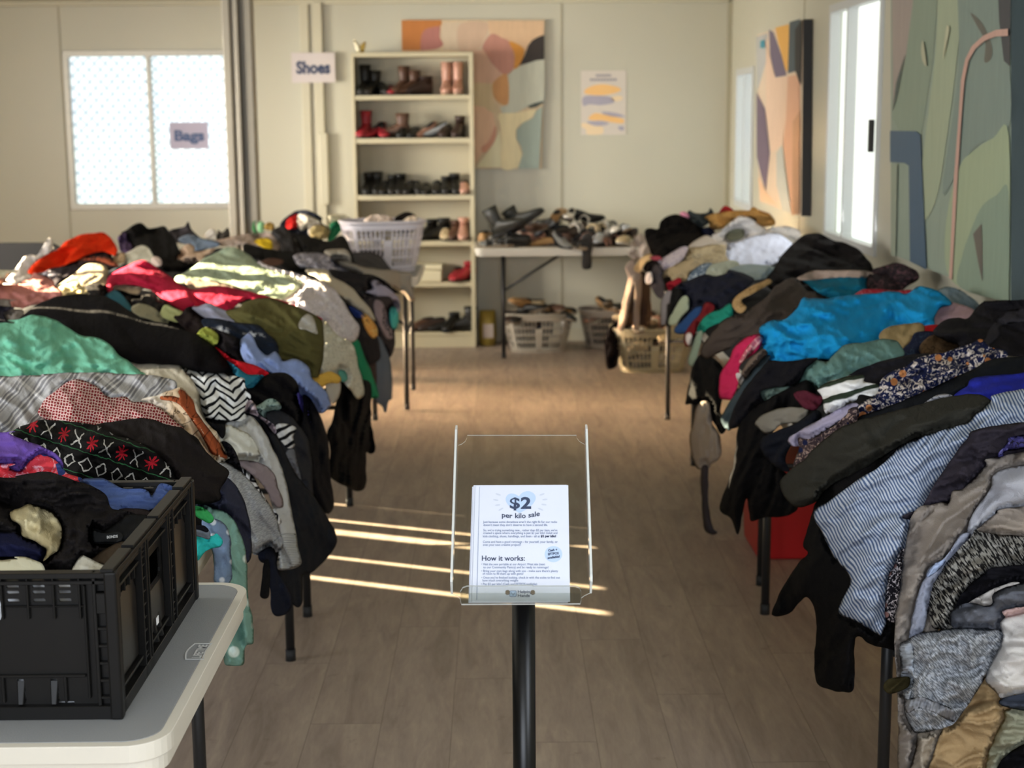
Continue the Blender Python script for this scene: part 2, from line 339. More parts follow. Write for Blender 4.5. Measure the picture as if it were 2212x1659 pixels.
# ------------------------------------------------------------------ folding tables
M_top = plain('grey_speckled_table_top', '8d8f90', .55, bump=(420, .5, .0012), var=.04); M_rim = plain('off_white_table_edge', 'd6d0c2', .42, var=.02)
M_topw = plain('white_table_top', 'cfc6b4', .5, bump=(420, .4, .001)); M_leg = plain('dark_grey_steel_leg', '262627', .45, .3); M_foot = plain('black_rubber_foot', '1a1a1a', .7)
def ftable(x0, x1, y0, y1, label, top=M_top, group=None, inset=.19, side=.07, h=.745):
    alongx = (x1-x0) > (y1-y0); P = empty('folding_table', ((x0+x1)/2, (y0+y1)/2, 0), label, 'table', group)
    bm = bmesh.new(); plate(bm, rrect(x0+.016, x1-.016, y0+.016, y1-.016, .05, 8), [], .034, lambda u, v, t: (u, v, h-.034+t)); obj('tabletop', bm, top, P, bevel=.003)
    bm = bmesh.new(); plate(bm, rrect(x0, x1, y0, y1, .062, 8), [rrect(x0+.016, x1-.016, y0+.016, y1-.016, .05, 8)], .026, lambda u, v, t: (u, v, h-.0265+t)); obj('tabletop_rim', bm, M_rim, P, bevel=.006, bseg=3)
    bm = bmesh.new(); plate(bm, rrect(x0+.007, x1-.007, y0+.007, y1-.007, .056, 8), [rrect(x0+.03, x1-.03, y0+.03, y1-.03, .04, 8)], .03, lambda u, v, t: (u, v, h-.052+t)); obj('edge_skirt', bm, M_rim, P, bevel=.003)
    def L(a, b_, z): return (a, b_, z) if alongx else (b_, a, z)
    a0, a1 = (x0, x1) if alongx else (y0, y1); b0, b1 = (y0, y1) if alongx else (x0, x1); mid = (a0+a1)/2
    for e, s in ((a0+inset, 1), (a1-inset, -1)):
        for b_ in (b0+side, b1-side):
            bm = bmesh.new(); tube(bm, [L(e, b_, .012), L(e, b_, h-.05)], .0135, 14); lg = obj('leg', bm, M_leg, P)
            bm = bmesh.new(); tube(bm, [L(e, b_, 0), L(e, b_, .035)], .0155, 14); obj('rubber_foot', bm, M_foot, lg)
        bm = bmesh.new(); tube(bm, [L(e, b0+side, .42), L(e, b1-side, .42)], .0095, 10); obj('crossbar', bm, M_leg, P)
        bm = bmesh.new(); bc = (b0+b1)/2; tube(bm, [L(e, bc, .42), L(e+s*.42, bc, h-.06)], .009, 10); obj('brace', bm, M_leg, P)
    return P
near = ftable(-2.30, -.47, 2.005, 2.765, 'grey topped folding table with off white edge at front left holding the black crate', inset=.42)
# emblem moulded in the near table top
bm = bmesh.new(); fnE = lambda x, y: at_z(x, y, .7462)
ox, oy = at_z(411, 1425, .7462)[:2]; ax = np.array(at_z(445, 1390, .7462)[:2]); 
E0, E1, E2 = at_z(412, 1424, .7462), at_z(437, 1392, .7462), at_z(425, 1428, .7462)
eu = (E1-E0); ev = np.array([-eu[1], eu[0], 0]); Le = np.linalg.norm(eu)
c0 = at_z(430, 1407, .7462); eu = np.array([0, 1.0, 0]); ev = np.array([-1.0, 0, 0])
fl = lambda u, v: c0+eu*u+ev*v
textmesh(bm, 'LIFETIME', fl, .020, -.031, -.008, w=.062, bold=.0006)
for r0_, r1_ in ((0, .0016),):
    out = [(-.038+.076*k/12, .015+.006*math.sin(math.pi*k/12)) for k in range(13)]; lo = [(.038-.076*k/12, -.015+.004*math.sin(math.pi*k/12)) for k in range(13)]
    o_ = out+lo; i_ = [(u*.93, v*.87) for u, v in o_]; plate(bm, o_, [i_], .0004, lambda u, v, t: fl(u, v)+np.array([0, 0, t]))
obj('emblem', bm, plain('emblem_light', 'd2d3d2', .4), near)['label'] = 'raised LIFETIME lettering'
g = 'folding tables under the left heap of clothes'
ftable(-1.33, -.605, 2.83, 4.57, 'folding table hidden under clothes, nearest of left row beside walkway', group=g, side=.03)
ftable(-1.33, -.605, 4.60, 6.42, 'folding table hidden under clothes, second along the left walkway', group=g, side=.03)
ftable(-1.33, -.605, 6.45, 8.26, 'folding table hidden under clothes, third along the left walkway', group=g)
for i, (a, b_) in enumerate(((2.83, 4.57), (4.60, 6.42), (6.45, 8.26))):
    ftable(-2.10, -1.335, a, b_, 'outer left folding table under clothes, away from walkway, %s from front' % ('first', 'second', 'third')[i], group=g)
ftable(-2.30, -.44, 8.30, 9.06, 'crosswise folding table at far end of left row carrying the white laundry basket', side=.06, inset=.08, group=g)
g = 'folding tables under the right heap of clothes'
ftable(.825, 1.585, 3.09, 4.92, 'folding table under the right heap, nearest to the front', group=g, side=.032, inset=.15)
ftable(.825, 1.585, 4.94, 6.70, 'folding table under the right heap, above the red tub', group=g, inset=.14)
ftable(.825, 1.585, 6.74, 8.22, 'folding table under the right heap, farthest along the right wall', group=g)
TX0 = at_y(1025, 420, 10.69)[0]+.004
ftable(TX0, 1.625, 10.12, 10.88, 'white folding table along back wall covered in shoes', M_topw)

# ------------------------------------------------------------------ black folding crate
M_cr = plain('black_crate_plastic', '100f0e', .4, spec=.22, bump=(60, .15, .001)); M_crp = plain('smooth_dark_crate_panel', '1d1a17', .28, spec=.5)
cx0, cx1, cy0, cy1, cz0, ch = -.952, -.552, 2.10, 2.668, .7455, .22
CR = empty('folding_crate', ((cx0+cx1)/2, (cy0+cy1)/2, cz0), 'black plastic folding crate of clothes on front left table', 'crate')
def wall(L, fn, short, lab):
    bm = bmesh.new(); H_ = ch; holes = []
    if short:
        for c in range(4):
            for sg in (1, -1):
                u = L/2+.042+c*.037 if sg > 0 else L/2-.060-c*.037
                for v, hh in ((H_-.012, .0045), (H_-.025, .0045), (H_-.034, .005), (H_-.046, .005)):
                    if 0.035 < u < L-.05: holes.append(rrect(u, u+.018, v, v+hh, .002, 2))
        for v in (H_-.012, H_-.025): holes.append(rrect(L/2-.009, L/2+.009, v, v+.0045, .002, 2))
        holes.append(rrect(L/2-.033, L/2+.033, H_-.077, H_-.037, .012, 3))
        for u in (.092, .140, L-.140-.012, L-.092-.012): holes.append([(u, .026), (u+.013, .026), (u+.010, .058), (u+.001, .058)])
        for u in (.05, L-.09): holes.append(rrect(u-.012, u+.02, .020, .0235, .001, 1))
    else:
        holes.append(rrect(L/2-.055, L/2+.055, H_-.105, H_-.055, .012, 3))
    plate(bm, rect(.003, L-.003, 0, H_-.006), holes, .004, lambda u, v, t: fn(u, v, t-.004))
    P = obj('side_wall', bm, M_cr, CR); P['label'] = lab
    r = bmesh.new(); B = lambda u0, u1, v0, v1, w1, w0=0: [r.verts.new(fn(*q)) for q in ()] or _fb(r, fn, u0, u1, v0, v1, w0, w1)
    B(0, L, 0, .020, .012); B(0, L, H_-.008, H_, .013, -.006); B(.0, L, H_-.018, H_-.012, .010)
    if short:
        B(.02, L-.02, H_-.0185, H_-.0165, .008); B(.045, L/2-.04, H_-.052, H_-.050, .007); B(L/2+.04, L-.045, H_-.052, H_-.050, .007); B(.0, .013, 0, H_, .012); B(L-.013, L, 0, H_, .012); B(.028, .033, .02, H_, .010); B(L-.033, L-.028, .02, H_, .010); B(.044, .047, .03, H_-.02, .008); B(L-.047, L-.044, .03, H_-.02, .008)
        for c in range(4): B(L/2+.035+c*.037, L/2+.038+c*.037, H_-.07, H_-.008, .008); B(L/2-.038-c*.037, L/2-.035-c*.037, H_-.07, H_-.008, .008)
        for k in range(7):
            for s in (0, 1):
                u = .013 if not s else L-.028
                B(u, u+.015, .03+k*.026, .034+k*.026, .010)
        B(.05, L-.05, .062, .066, .006); B(.078, .082, .024, .064, .007); B(.168, .172, .024, .064, .007); B(L-.082, L-.078, .024, .064, .007); B(L-.172, L-.168, .024, .064, .007)
        B(.014, .027, H_-.06, H_-.03, .014); B(L-.027, L-.014, H_-.06, H_-.03, .014)
        for u in (.092, .140, L-.140-.012, L-.092-.012): _wedge(r, fn, u+.001, u+.012, .022, .056)
    else:
        for u in (0, .025, .165, .195, .21, L-.215, L-.20, L-.17, L-.03, L-.005): B(u, u+.005, .0, H_, .012)
        for k in range(9):
            v = .028+k*.021
            for u in (.005, .17, L-.2, L-.025): B(u, u+.025, v, v+.0028, .010)
        B(0, L, H_-.034, H_-.030, .009); B(0, L, .034, .038, .009)
        for u in (.05, .08, .11, .14, L-.14, L-.11, L-.08, L-.05): B(u, u+.003, H_-.052, H_-.03, .007)
        for u in (L/2-.02, L/2+.012): _wedge(r, fn, u, u+.012, .022, .075)
        # raised grips on the rail
        for u0, u1 in ((.0, .11), (.125, .28), (.295, .47), (.49, L)): B(u0, u1, H_, H_+.0055, .011, -.008)
    obj('rib', r, M_cr, P, bevel=.0008, bseg=1)
    if not short:
        for u0, u1 in ((.033, .160), (.222, L-.222), (L-.165, L-.035)):
            b2 = bmesh.new(); c = .018; v1 = H_-.052 if u0 < .2 or u0 > .3 else H_-.108
            plate(b2, [(u0, .042), (u1, .042), (u1, v1-c), (u1-c, v1), (u0+c, v1), (u0, v1-c)], [], .0022, lambda u, v, t: fn(u, v, t)); q = obj('panel', b2, M_crp, P, bevel=.0006)
    return P
def _fb(bm, fn, u0, u1, v0, v1, w0, w1):
    v = [bm.verts.new(fn(u, a, w_)) for u in (u0, u1) for a in (v0, v1) for w_ in (w0, w1)]
    for f in ((0, 1, 3, 2), (4, 6, 7, 5), (0, 4, 5, 1), (2, 3, 7, 6), (0, 2, 6, 4), (1, 5, 7, 3)): bm.faces.new([v[i] for i in f])
def _wedge(bm, fn, u0, u1, v0, v1):
    v = [bm.verts.new(fn(*q)) for q in ((u0, v0, 0), (u1, v0, 0), (u0, v1, 0), (u1, v1, 0), (u0+.002, v0, .009), (u1-.002, v0, .009))]
    for f in ((0, 1, 3, 2), (0, 4, 5, 1), (4, 2, 3, 5), (0, 2, 4), (1, 5, 3)): bm.faces.new([v[i] for i in f])
wall(.4, lambda u, v, w_: (cx0+u, cy0-w_+.012, cz0+v), True, 'short side with slots and texture')
wall(.4, lambda u, v, w_: (cx1-u, cy1+w_-.012, cz0+v), True, 'short side facing the clothes')
wall(cy1-cy0, lambda u, v, w_: (cx1+w_-.012, cy0+u, cz0+v), False, 'long side with brown smooth panels')
wall(cy1-cy0, lambda u, v, w_: (cx0-w_+.012, cy1-u, cz0+v), False, 'long side away from the walkway')
obj('crate_base', bxm((cx0+.006, cx1-.006, cy0+.006, cy1-.006, cz0, cz0+.012)), M_cr, CR)
for x in (cx0+.006, cx1-.006):
    for y in (cy0+.006, cy1-.006): obj('corner_post', bxm((x-.009, x+.009, y-.009, y+.009, cz0, cz0+ch+.001)), M_cr, CR, bevel=.003)
o = obj('sticker', bxm((cx1+.0005, cx1+.0012, cy0+.24, cy0+.255, cz0+.06, cz0+.072)), plain('white_paper', 'e9e9ea', .6), CR)

# ------------------------------------------------------------------ flyer stand
M_blk = plain('glossy_black_metal', '070708', .32, spec=.28)
PB = np.array([.0, 2.259, .8765]); PU = np.array([0, .283, .2035]); PU = PU/np.linalg.norm(PU); PN = np.array([0, -PU[2], PU[1]])
PN = PN if PN[2] > 0 else -PN
onp = lambda x, y, w_=0: at_pl(x, y, PB+PN*w_, PN)
def Z6(x, y): return 940+x/3.771, 900+y/3.771
def acr(name, rough, mixf, tint):
    N = NT(name); t = N.n('BsdfTransparent', {0: lin(tint)}); g = N.n('BsdfGlossy', {'Roughness': rough}); fr = N.math('MULTIPLY', N.math('POWER', N.n('LayerWeight', {'Blend': .5}).outputs['Facing'], 4), .7)
    f = N.math('ADD', fr, .035); m = N.n('MixShader', {0: f, 1: t.outputs[0], 2: g.outputs[0]}); N.set(N.out.inputs[0], m.outputs[0]); return N.m
M_ac = acr('clear_acrylic', .03, .0, 'f4f5f3')
NE = NT('acrylic_edge'); t = NE.n('BsdfTransparent', {0: (.9, .92, .9, 1)}); d = NE.n('BsdfDiffuse', {0: lin('e8ecea')}); g = NE.n('BsdfGlossy', {'Roughness': .1})
m1 = NE.n('MixShader', {0: .22, 1: d.outputs[0], 2: g.outputs[0]}); m2 = NE.n('MixShader', {0: .75, 1: t.outputs[0], 2: m1.outputs[0]}); NE.set(NE.out.inputs[0], m2.outputs[0]); M_ace = NE.m
pxc = at_y(1131.5, 1320, 2.30)[0]
ST = empty('flyer_stand', (pxc, 2.30, 0), 'clear acrylic flyer holder on a black pole in the middle of the walkway', 'sign stand')
bm = bmesh.new(); tube(bm, [(pxc, 2.33, .01), (pxc, 2.33, .897)], .0185, 32); obj('pole', bm, M_blk, ST)
bm = bmesh.new(); loft(bm, [[(pxc+r*math.cos(t), 2.33+r*math.sin(t), z) for t in [k*math.pi/24 for k in range(48)]] for r, z in ((.17, 0), (.17, .008), (.16, .014), (.03, .018))]); obj('base', bm, M_blk, ST)
bm = bmesh.new(); tube(bm, [(pxc, 2.33, .86), (pxc, 2.33, .905)], .022, 24); obj('mounting_collar', bm, M_blk, ST)
o2 = [(262, 155), (1150, 155), (1156, 180), (1175, 205), (1216, 228), (1222, 700), (1235, 1200), (1262, 1440), (1215, 1462), (1190, 1482), (1182, 1530), (215, 1535), (208, 1492), (190, 1470), (140, 1445), (160, 1100), (180, 600), (190, 235), (215, 228), (245, 205), (258, 180)]
def acrylic(name, pts2, w0, t_, parent):
    """pts2 in the photo, laid on the holder plane at height w0; edges get the bright edge material"""
    P3 = [onp(*Z6(*q), w0) for q in pts2]; n = len(P3); bm = bmesh.new()
    A = [bm.verts.new(p) for p in P3]; B = [bm.verts.new(p+PN*t_) for p in P3]
    for tr in tessellate_polygon([[Vector(pt) for pt in P3]]): bm.faces.new([A[i] for i in tr]); bm.faces.new([B[i] for i in tr[::-1]])
    for i in range(n): bm.faces.new((A[i], A[(i+1) % n], B[(i+1) % n], B[i])).material_index = 1
    return obj(name, bm, [M_ac, M_ace], parent)
acrylic('back_plate', o2, 0, .0018, ST)
acrylic('front_lip', [(205, 1430), (225, 1398), (260, 1385), (590, 1385), (600, 1378), (790, 1378), (800, 1385), (1140, 1385), (1175, 1400), (1188, 1430), (1190, 1500), (1180, 1530), (215, 1535), (203, 1500)], .030, .003, ST)
for pts, sgn in (([(172, 90), (150, 90), (128, 1310), (140, 1450)], -1), ([(1222, 85), (1245, 85), (1272, 1310), (1262, 1445)], 1)):
    top = onp(*Z6(*((185, 130) if sgn < 0 else (1218, 125)))); bot = onp(*Z6(*((146, 1445) if sgn < 0 else (1258, 1440))))
    ex = np.array([sgn*.0035, 0, 0]); hgt = .034; bm = bmesh.new()
    prof = [(0, 0), (0, hgt*.9), (.03, hgt), (.93, hgt*.98), (1, hgt*.55), (1, 0)]
    A = [bm.verts.new(bot+(top-bot)*(a)+PN*b_) for a, b_ in prof]; B = [bm.verts.new(bot+(top-bot)*(a)+PN*b_+ex) for a, b_ in prof]
    bm.faces.new(A); bm.faces.new(B[::-1])
    for i in range(6): bm.faces.new((A[i], A[(i+1) % 6], B[(i+1) % 6], B[i])).material_index = 1
    obj('side_fin', bm, [M_ac, M_ace], ST)
lg_ = acrylic('bottom_ledge', [(215, 1526), (1182, 1526), (1182, 1532), (215, 1534)], .003, .028, ST); [setattr(f_, 'material_index', 0) for f_ in lg_.data.polygons]
for x in (590, 795):
    p = onp(*Z6(x, 1437), .032); bm = bmesh.new(); tube(bm, [p, p+PN*.003], .0035, 12); obj('screw', bm, plain('brass_screw', '8d8578', .3, .8), ST)
# flyers in the holder
M_pap = plain('white_flyer_paper', 'd6dbea', .7); M_ink = plain('navy_ink', '35405c', .7); M_ink2 = plain('pale_blue_ink', 'b6cbea', .7); M_ink3 = plain('grey_blue_ink', '8390ac', .7); M_ink4 = plain('faint_ray_ink', 'c3cadb', .7)
def sheet(c4, w0, t_, mi, bm): 
    P3 = [onp(*q, w0) for q in c4]; A = [bm.verts.new(p) for p in P3]; B = [bm.verts.new(p+PN*t_) for p in P3]
    bm.faces.new(A); bm.faces.new(B[::-1])
    for i in range(len(A)): bm.faces.new((A[i], A[(i+1) % len(A)], B[(i+1) % len(A)], B[i]))
for k, (dx, dy, l) in enumerate(((-6, 2, 'lowest white flyer of the stack, its left edge showing furthest'), (-3, -1, 'middle white flyer of the stack in the acrylic holder'))):
    bm = bmesh.new(); sheet([(1026+dx, 1051+dy), (1225+dx+2, 1050+dy), (1228+dx+2, 1302), (1020+dx-2, 1303)], .004+k*.0025, .002, 0, bm); tag(obj('flyer', bm, M_pap), l, 'flyer', 'flyers in the acrylic holder')
FP = empty('flyer', onp(1125, 1300, .010), 'top printed flyer reading $2 per kilo sale in the acrylic holder', 'flyer', 'flyers in the acrylic holder')
bm = bmesh.new(); sheet([(1027, 1050), (1227.5, 1048.5), (1231.5, 1300), (1019.5, 1301)], .0095, .0006, 0, bm); obj('sheet', bm, M_pap, FP)
def pfn(base, lvl=.0103, rot=0, cx=0):
    def f(u, v):
        x, y = u, base-v
        if rot: 
            du, dv = u-cx, v; x = cx+du*math.cos(rot)-dv*math.sin(rot)*0-0; y = base-v-du*math.sin(rot)
        return onp(x, y, lvl)
    return f
def poly2(bm, pts, lvl, mi=0):
    P3 = [onp(*q, lvl) for q in pts]; vs = [bm.verts.new(p) for p in P3]
    for tr in tessellate_polygon([[Vector(p) for p in P3]]): bm.faces.new([vs[i] for i in tr]).material_index = mi
bm = bmesh.new(); heart = smooth_poly([(1122.5, 1108.5), (1122.5, 1108.5), (1106, 1098), (1095, 1087), (1092.5, 1076), (1099, 1067.5), (1110, 1066.5), (1121, 1072), (1121, 1072), (1129, 1064), (1142, 1061), (1154, 1067), (1157, 1078), (1150, 1090), (1137, 1100)], 4)
poly2(bm, heart, .0103, 0); obj('printed_heart', bm, M_ink2, FP); bm = bmesh.new()
poly2(bm, [(1195.5+19*math.cos(t), 1197+17.5*math.sin(t)) for t in [k*math.pi/16 for k in range(32)]], .0103, 0)
obj('printed_disc', bm, M_ink2, FP); bm = bmesh.new()
for x, y, a_ in ((1076, 1068, .3), (1071, 1080, .15), (1075, 1091, -.1), (1082, 1100, -.5), (1171, 1068, -.3), (1177, 1079, -.1), (1175, 1090, .15), (1168, 1100, .4)):
    poly2(bm, [(x+6*math.cos(t)*math.cos(a_)-1.8*math.sin(t)*math.sin(a_), y+6*math.cos(t)*math.sin(a_)+1.8*math.sin(t)*math.cos(a_)) for t in [k*math.pi/6 for k in range(12)]], .0103)
obj('printed_rays', bm, M_ink4, FP)
bm = bmesh.new(); T = lambda s, x, y, wd, sz, bold=0, lvl=.0106, mi=0, rot=0: textmesh(bm, s, pfn(y, lvl, rot, x), sz, x, 0, w=wd, bold=bold, mi=mi)
T('$', 1100, 1098, 22, 33, .75); T('2', 1125, 1098, 22.5, 34, 1.2)
for s, x, y, wd, rt_ in (('per', 1083.5, 1117, 23, -.10), ('kilo', 1112, 1119, 23, 0), ('sale', 1141, 1118, 25, .16)): T(s, x, y, wd, 15, .28, rot=rt_)
T('How it works:', 1040, 1211, 93, 15.5, .26)
T('Cash +', 1184, 1191.5, 20, 7, .3, rot=.1); T('EFTPOS', 1183.5, 1199.5, 23.5, 7, .3, rot=.1); T('available!', 1183, 1207.5, 26.5, 7, .3, rot=.13)
T('$2 per kilo!', 1168, 1160.3, 33, 6.8, .3)
T('Helping', 1118, 1281, 31, 8.6, .12); T('Hands', 1118, 1289.3, 25.5, 8.6, .12)
obj('bold_lettering', bm, M_ink, FP)
bm = bmesh.new()
for s, x, y, wd in (("Just because some donations aren't the right fit for our racks", 1044, 1129.6, 160), ("doesn't mean they don't deserve to have a second life.", 1044, 1136.2, 139),
    ("So, we're trying something new... rather than $2 per item, we've", 1044, 1147.5, 160), ("created a space where everything is just $2 per kilo! Adult and", 1043.5, 1153.6, 160.5),
    ("kids clothing, shoes, handbags, and linen - all at", 1043, 1160.6, 123), ("Come and have a good rummage - for yourself, your family, or", 1043, 1172.6, 161.5), ("even your next creative project!!", 1043, 1179, 82),
    ("\u2022 Visit the new portable at our Airport West site (next", 1039.5, 1221, 138), ("to our Community Pantry) and be ready to rummage!", 1044, 1227.6, 141),
    ("\u2022 Bring your own bags along with you - make sure there's plenty", 1039.5, 1235.5, 166), ("of room to fill them up with gems!", 1042.5, 1241.5, 88),
    ("\u2022 Once you've finished looking, check in with the scales to find out", 1039.5, 1249.8, 170), ("how much everything weighs", 1042, 1256, 77), ("\u2022 Pay $2 per kilo! (Cash and EFTPOS available)", 1039, 1263.8, 121)):
    T(s, x, y, wd, 6.9, .10)
poly2(bm, [(1035.6, 1052), (1036.2, 1052), (1030.5, 1296), (1029.2, 1296)], .0105)
obj('small_lettering', bm, M_ink3, FP)
bm = bmesh.new(); ro = [(x, y) for x, y in rrect(1100.5, 1116, 1275.5, 1289.5, 3, 3)]; ri = [(x, y) for x, y in rrect(1101.7, 1114.8, 1276.7, 1288.3, 2.2, 3)]
for a_, b_ in zip(ro, ro[1:]+ro[:1]): 
    i_ = ro.index(a_); c_, d_ = ri[i_], ri[(i_+1) % len(ri)]; poly2(bm, [a_, b_, d_, c_], .0106)
poly2(bm, [(1103, 1279), (1104.2, 1278.5), (1108.2, 1285), (1112.5, 1278.5), (1114, 1279), (1108.2, 1287.4)], .0106); poly2(bm, ri, .0104, 1)
obj('emblem', bm, [M_ink3, M_ink2], FP)
# ------------------------------------------------------------------ bookcase, baskets, boxes
YBC = 10.69; bx0 = at_y(757, 113, YBC)[0]; bx1 = at_y(1025, 420, YBC)[0]; zt = at_y(880, 113, YBC)[2]
M_bc = plain('cream_laminate', 'c2b797', .45)
BC = empty('bookcase', ((bx0+bx1)/2, 10.82, 0), 'tall white bookcase filled with shoes against back wall', 'bookcase')
obj('side_panel', bxm((bx0, bx0+.022, YBC, YB-.03, 0, zt)), M_bc, BC, bevel=.002); obj('side_panel', bxm((bx1-.03, bx1, YBC, YB-.03, 0, zt)), M_bc, BC, bevel=.002)
obj('top_panel', bxm((bx0+.022, bx1-.03, YBC, YB-.03, zt-.03, zt)), M_bc, BC, bevel=.002); obj('back_panel', bxm((bx0+.01, bx1-.01, YB-.035, YB-.03, .05, zt-.01)), plain('bookcase_back_board', 'b9b096', .6), BC)
SH = []
for a, b_ in ((205.5, 215.5), (298.5, 309.5), (421, 432), (521, 532), (610.5, 620.5), (719, 726)):
    z1, z0 = at_y(880, a, YBC)[2], at_y(880, b_, YBC)[2]; SH.append(z1); obj('shelf', bxm((bx0+.022, bx1-.03, YBC+.004, YB-.035, z0, z1)), M_bc, BC, bevel=.0015)
obj('plinth', bxm((bx0+.022, bx1-.03, YBC+.012, YBC+.03, 0, SH[5]-.02)), M_bc, BC)
z = zt
def basket(cx, cy, cz, a, b_, h, col, rot, label, taper=.74, rows=4):
    P = empty('laundry_basket', (cx, cy, cz), label, 'basket', 'laundry baskets'); mat = plain('basket_'+col, col, .42, spec=.4); nA = 180; bm = bmesh.new()
    def pt(i, v):
        t = 2*math.pi*i/nA; k = taper+(1-taper)*v**.8; sq = 1/(abs(math.cos(t))**3.2+abs(math.sin(t))**3.2)**(1/3.2); x, y = a*k*sq*math.cos(t), b_*k*sq*math.sin(t)
        return (cx+x*math.cos(rot)-y*math.sin(rot), cy+x*math.sin(rot)+y*math.cos(rot), cz+h*v)
    lv = [0, .12]; 
    for r in range(rows): lv += [.12+(r+.78)*.76/rows, .12+(r+1)*.76/rows]
    lv += [1.0]; V = [[bm.verts.new(pt(i, v)) for i in range(nA)] for v in lv]
    for j in range(len(lv)-1):
        hole = (j % 2 == 1) and j < 2*rows
        for i in range(nA):
            band = (i % 45) in (0, 1, 2, 3, 44, 43, 42) or (i+22) % 45 in (0, 44)
            if hole and i % 3 != 0 and not band: continue
            if j in (2*rows-1, 2*rows-2) and (i % 90) in (0, 1, 2, 3, 4, 86, 87, 88, 89, 43, 44, 45, 46, 47): continue
            bm.faces.new((V[j][i], V[j][(i+1) % nA], V[j+1][(i+1) % nA], V[j+1][i])).smooth = True
    bm.faces.new(V[0]); obj('basket_body', bm, mat, P, solid=.004)
    bm = bmesh.new(); tube(bm, [Vector(pt(i, 1.0)) for i in range(0, nA, 2)], .011, 8, closed=True); obj('rim', bm, mat, P)
    bm = bmesh.new(); tube(bm, [Vector(pt(i, .0)) for i in range(0, nA, 3)], .006, 6, closed=True); obj('foot_ring', bm, mat, P)
    return P
b1 = at_y(825, 592, 8.62); basket(b1[0]+.0, 8.72, .748, .235, .17, .275, 'cfc8cc', 0.25, 'white laundry basket of clothes standing on far left table')
b2 = at_z(1163, 762, 0); basket(b2[0], b2[1]+.13, 0, .245, .17, .262, 'b5ab9a', 0, 'pale laundry basket of shoes under the left half of shoe table')
b3 = at_z(1325, 752, 0); basket(b3[0], b3[1]+.1, 0, .235, .165, .262, 'a89d90', 0, 'pale laundry basket of shoes under middle of shoe table, behind hanging straps')
b4 = at_z(1413, 806, 0); basket(b4[0], b4[1]+.15, 0, .262, .19, .275, 'aca184', 0, 'cream laundry basket of pale shoes on floor at end of right heap')
# storage box on the fifth shelf
x0, x1 = at_y(880, 590, 10.72)[0], at_y(955, 590, 10.72)[0]
P = empty('storage_box', ((x0+x1)/2, 10.8, SH[4]), 'cream lidded storage box on the fifth shelf of bookcase', 'box'); Mb = plain('cream_plastic_box', 'd9cfae', .4)
obj('box_body', bxm((x0, x1, 10.70, 10.9, SH[4]+.001, SH[4]+.085)), Mb, P, bevel=.012, bseg=4); obj('lid', bxm((x0-.006, x1+.006, 10.694, 10.906, SH[4]+.086, SH[4]+.125)), Mb, P, bevel=.01, bseg=4)
# yellow bag beside the bookcase
p = at_z(1052, 742, 0); bm = bmesh.new(); x0 = at_y(1034, 700, 10.75)[0]; x1 = at_y(1072, 700, 10.75)[0]
loft(bm, [[(x0+(x1-x0)*(.5+.5*math.cos(t)*k), 10.8+.07*math.sin(t)*k2, z_) for t in [q*math.pi/12 for q in range(24)]] for z_, k, k2 in ((0.001, .95, 1), (.08, 1, 1), (.18, .97, .9), (.235, .9, .4), (.25, .85, .12))])
P = empty('paper_bag', ((x0+x1)/2, 10.8, 0), 'yellow and white packet standing on floor beside bookcase', 'bag'); obj('bag_body', bm, plain('yellow_packet', 'a08a3c', .5, var=.15), P)
bm = bmesh.new(); plate(bm, rect(x0+.03, x1-.02, .06, .16), [], .002, lambda u, v, t: (u, 10.728-t, v)); obj('printed_panel', bm, plain('pale_packet_label', 'a99a8f', .6), P)
# red tub under the right tables
x0 = at_z(1637, 1210, 0)[0]; y0 = at_z(1637, 1210, 0)[1]
bm = bmesh.new(); loft(bm, [[(x0+(.45)*u-(.012 if u == 0 else -.012)*k, y0+.32*v-(.012 if v == 0 else -.012)*k, z_) for u, v in ((0, 0), (1, 0), (1, 1), (0, 1))] for z_, k in ((0.001, 0), (.30, 1), (.31, 2.2), (.34, 2.4))], cap=True)
for f in bm.faces: f.smooth = False
P = empty('storage_tub', (x0+.22, y0+.16, 0), 'red plastic tub on floor under the right tables', 'tub'); obj('tub_body', bm, plain('red_tub_plastic', 'b3161a', .4), P, bevel=.012, bseg=3)
obj('lid', bxm((x0-.03, x0+.48, y0-.03, y0+.35, .341, .365)), plain('red_tub_plastic', 'b3161a', .4), P, bevel=.01)

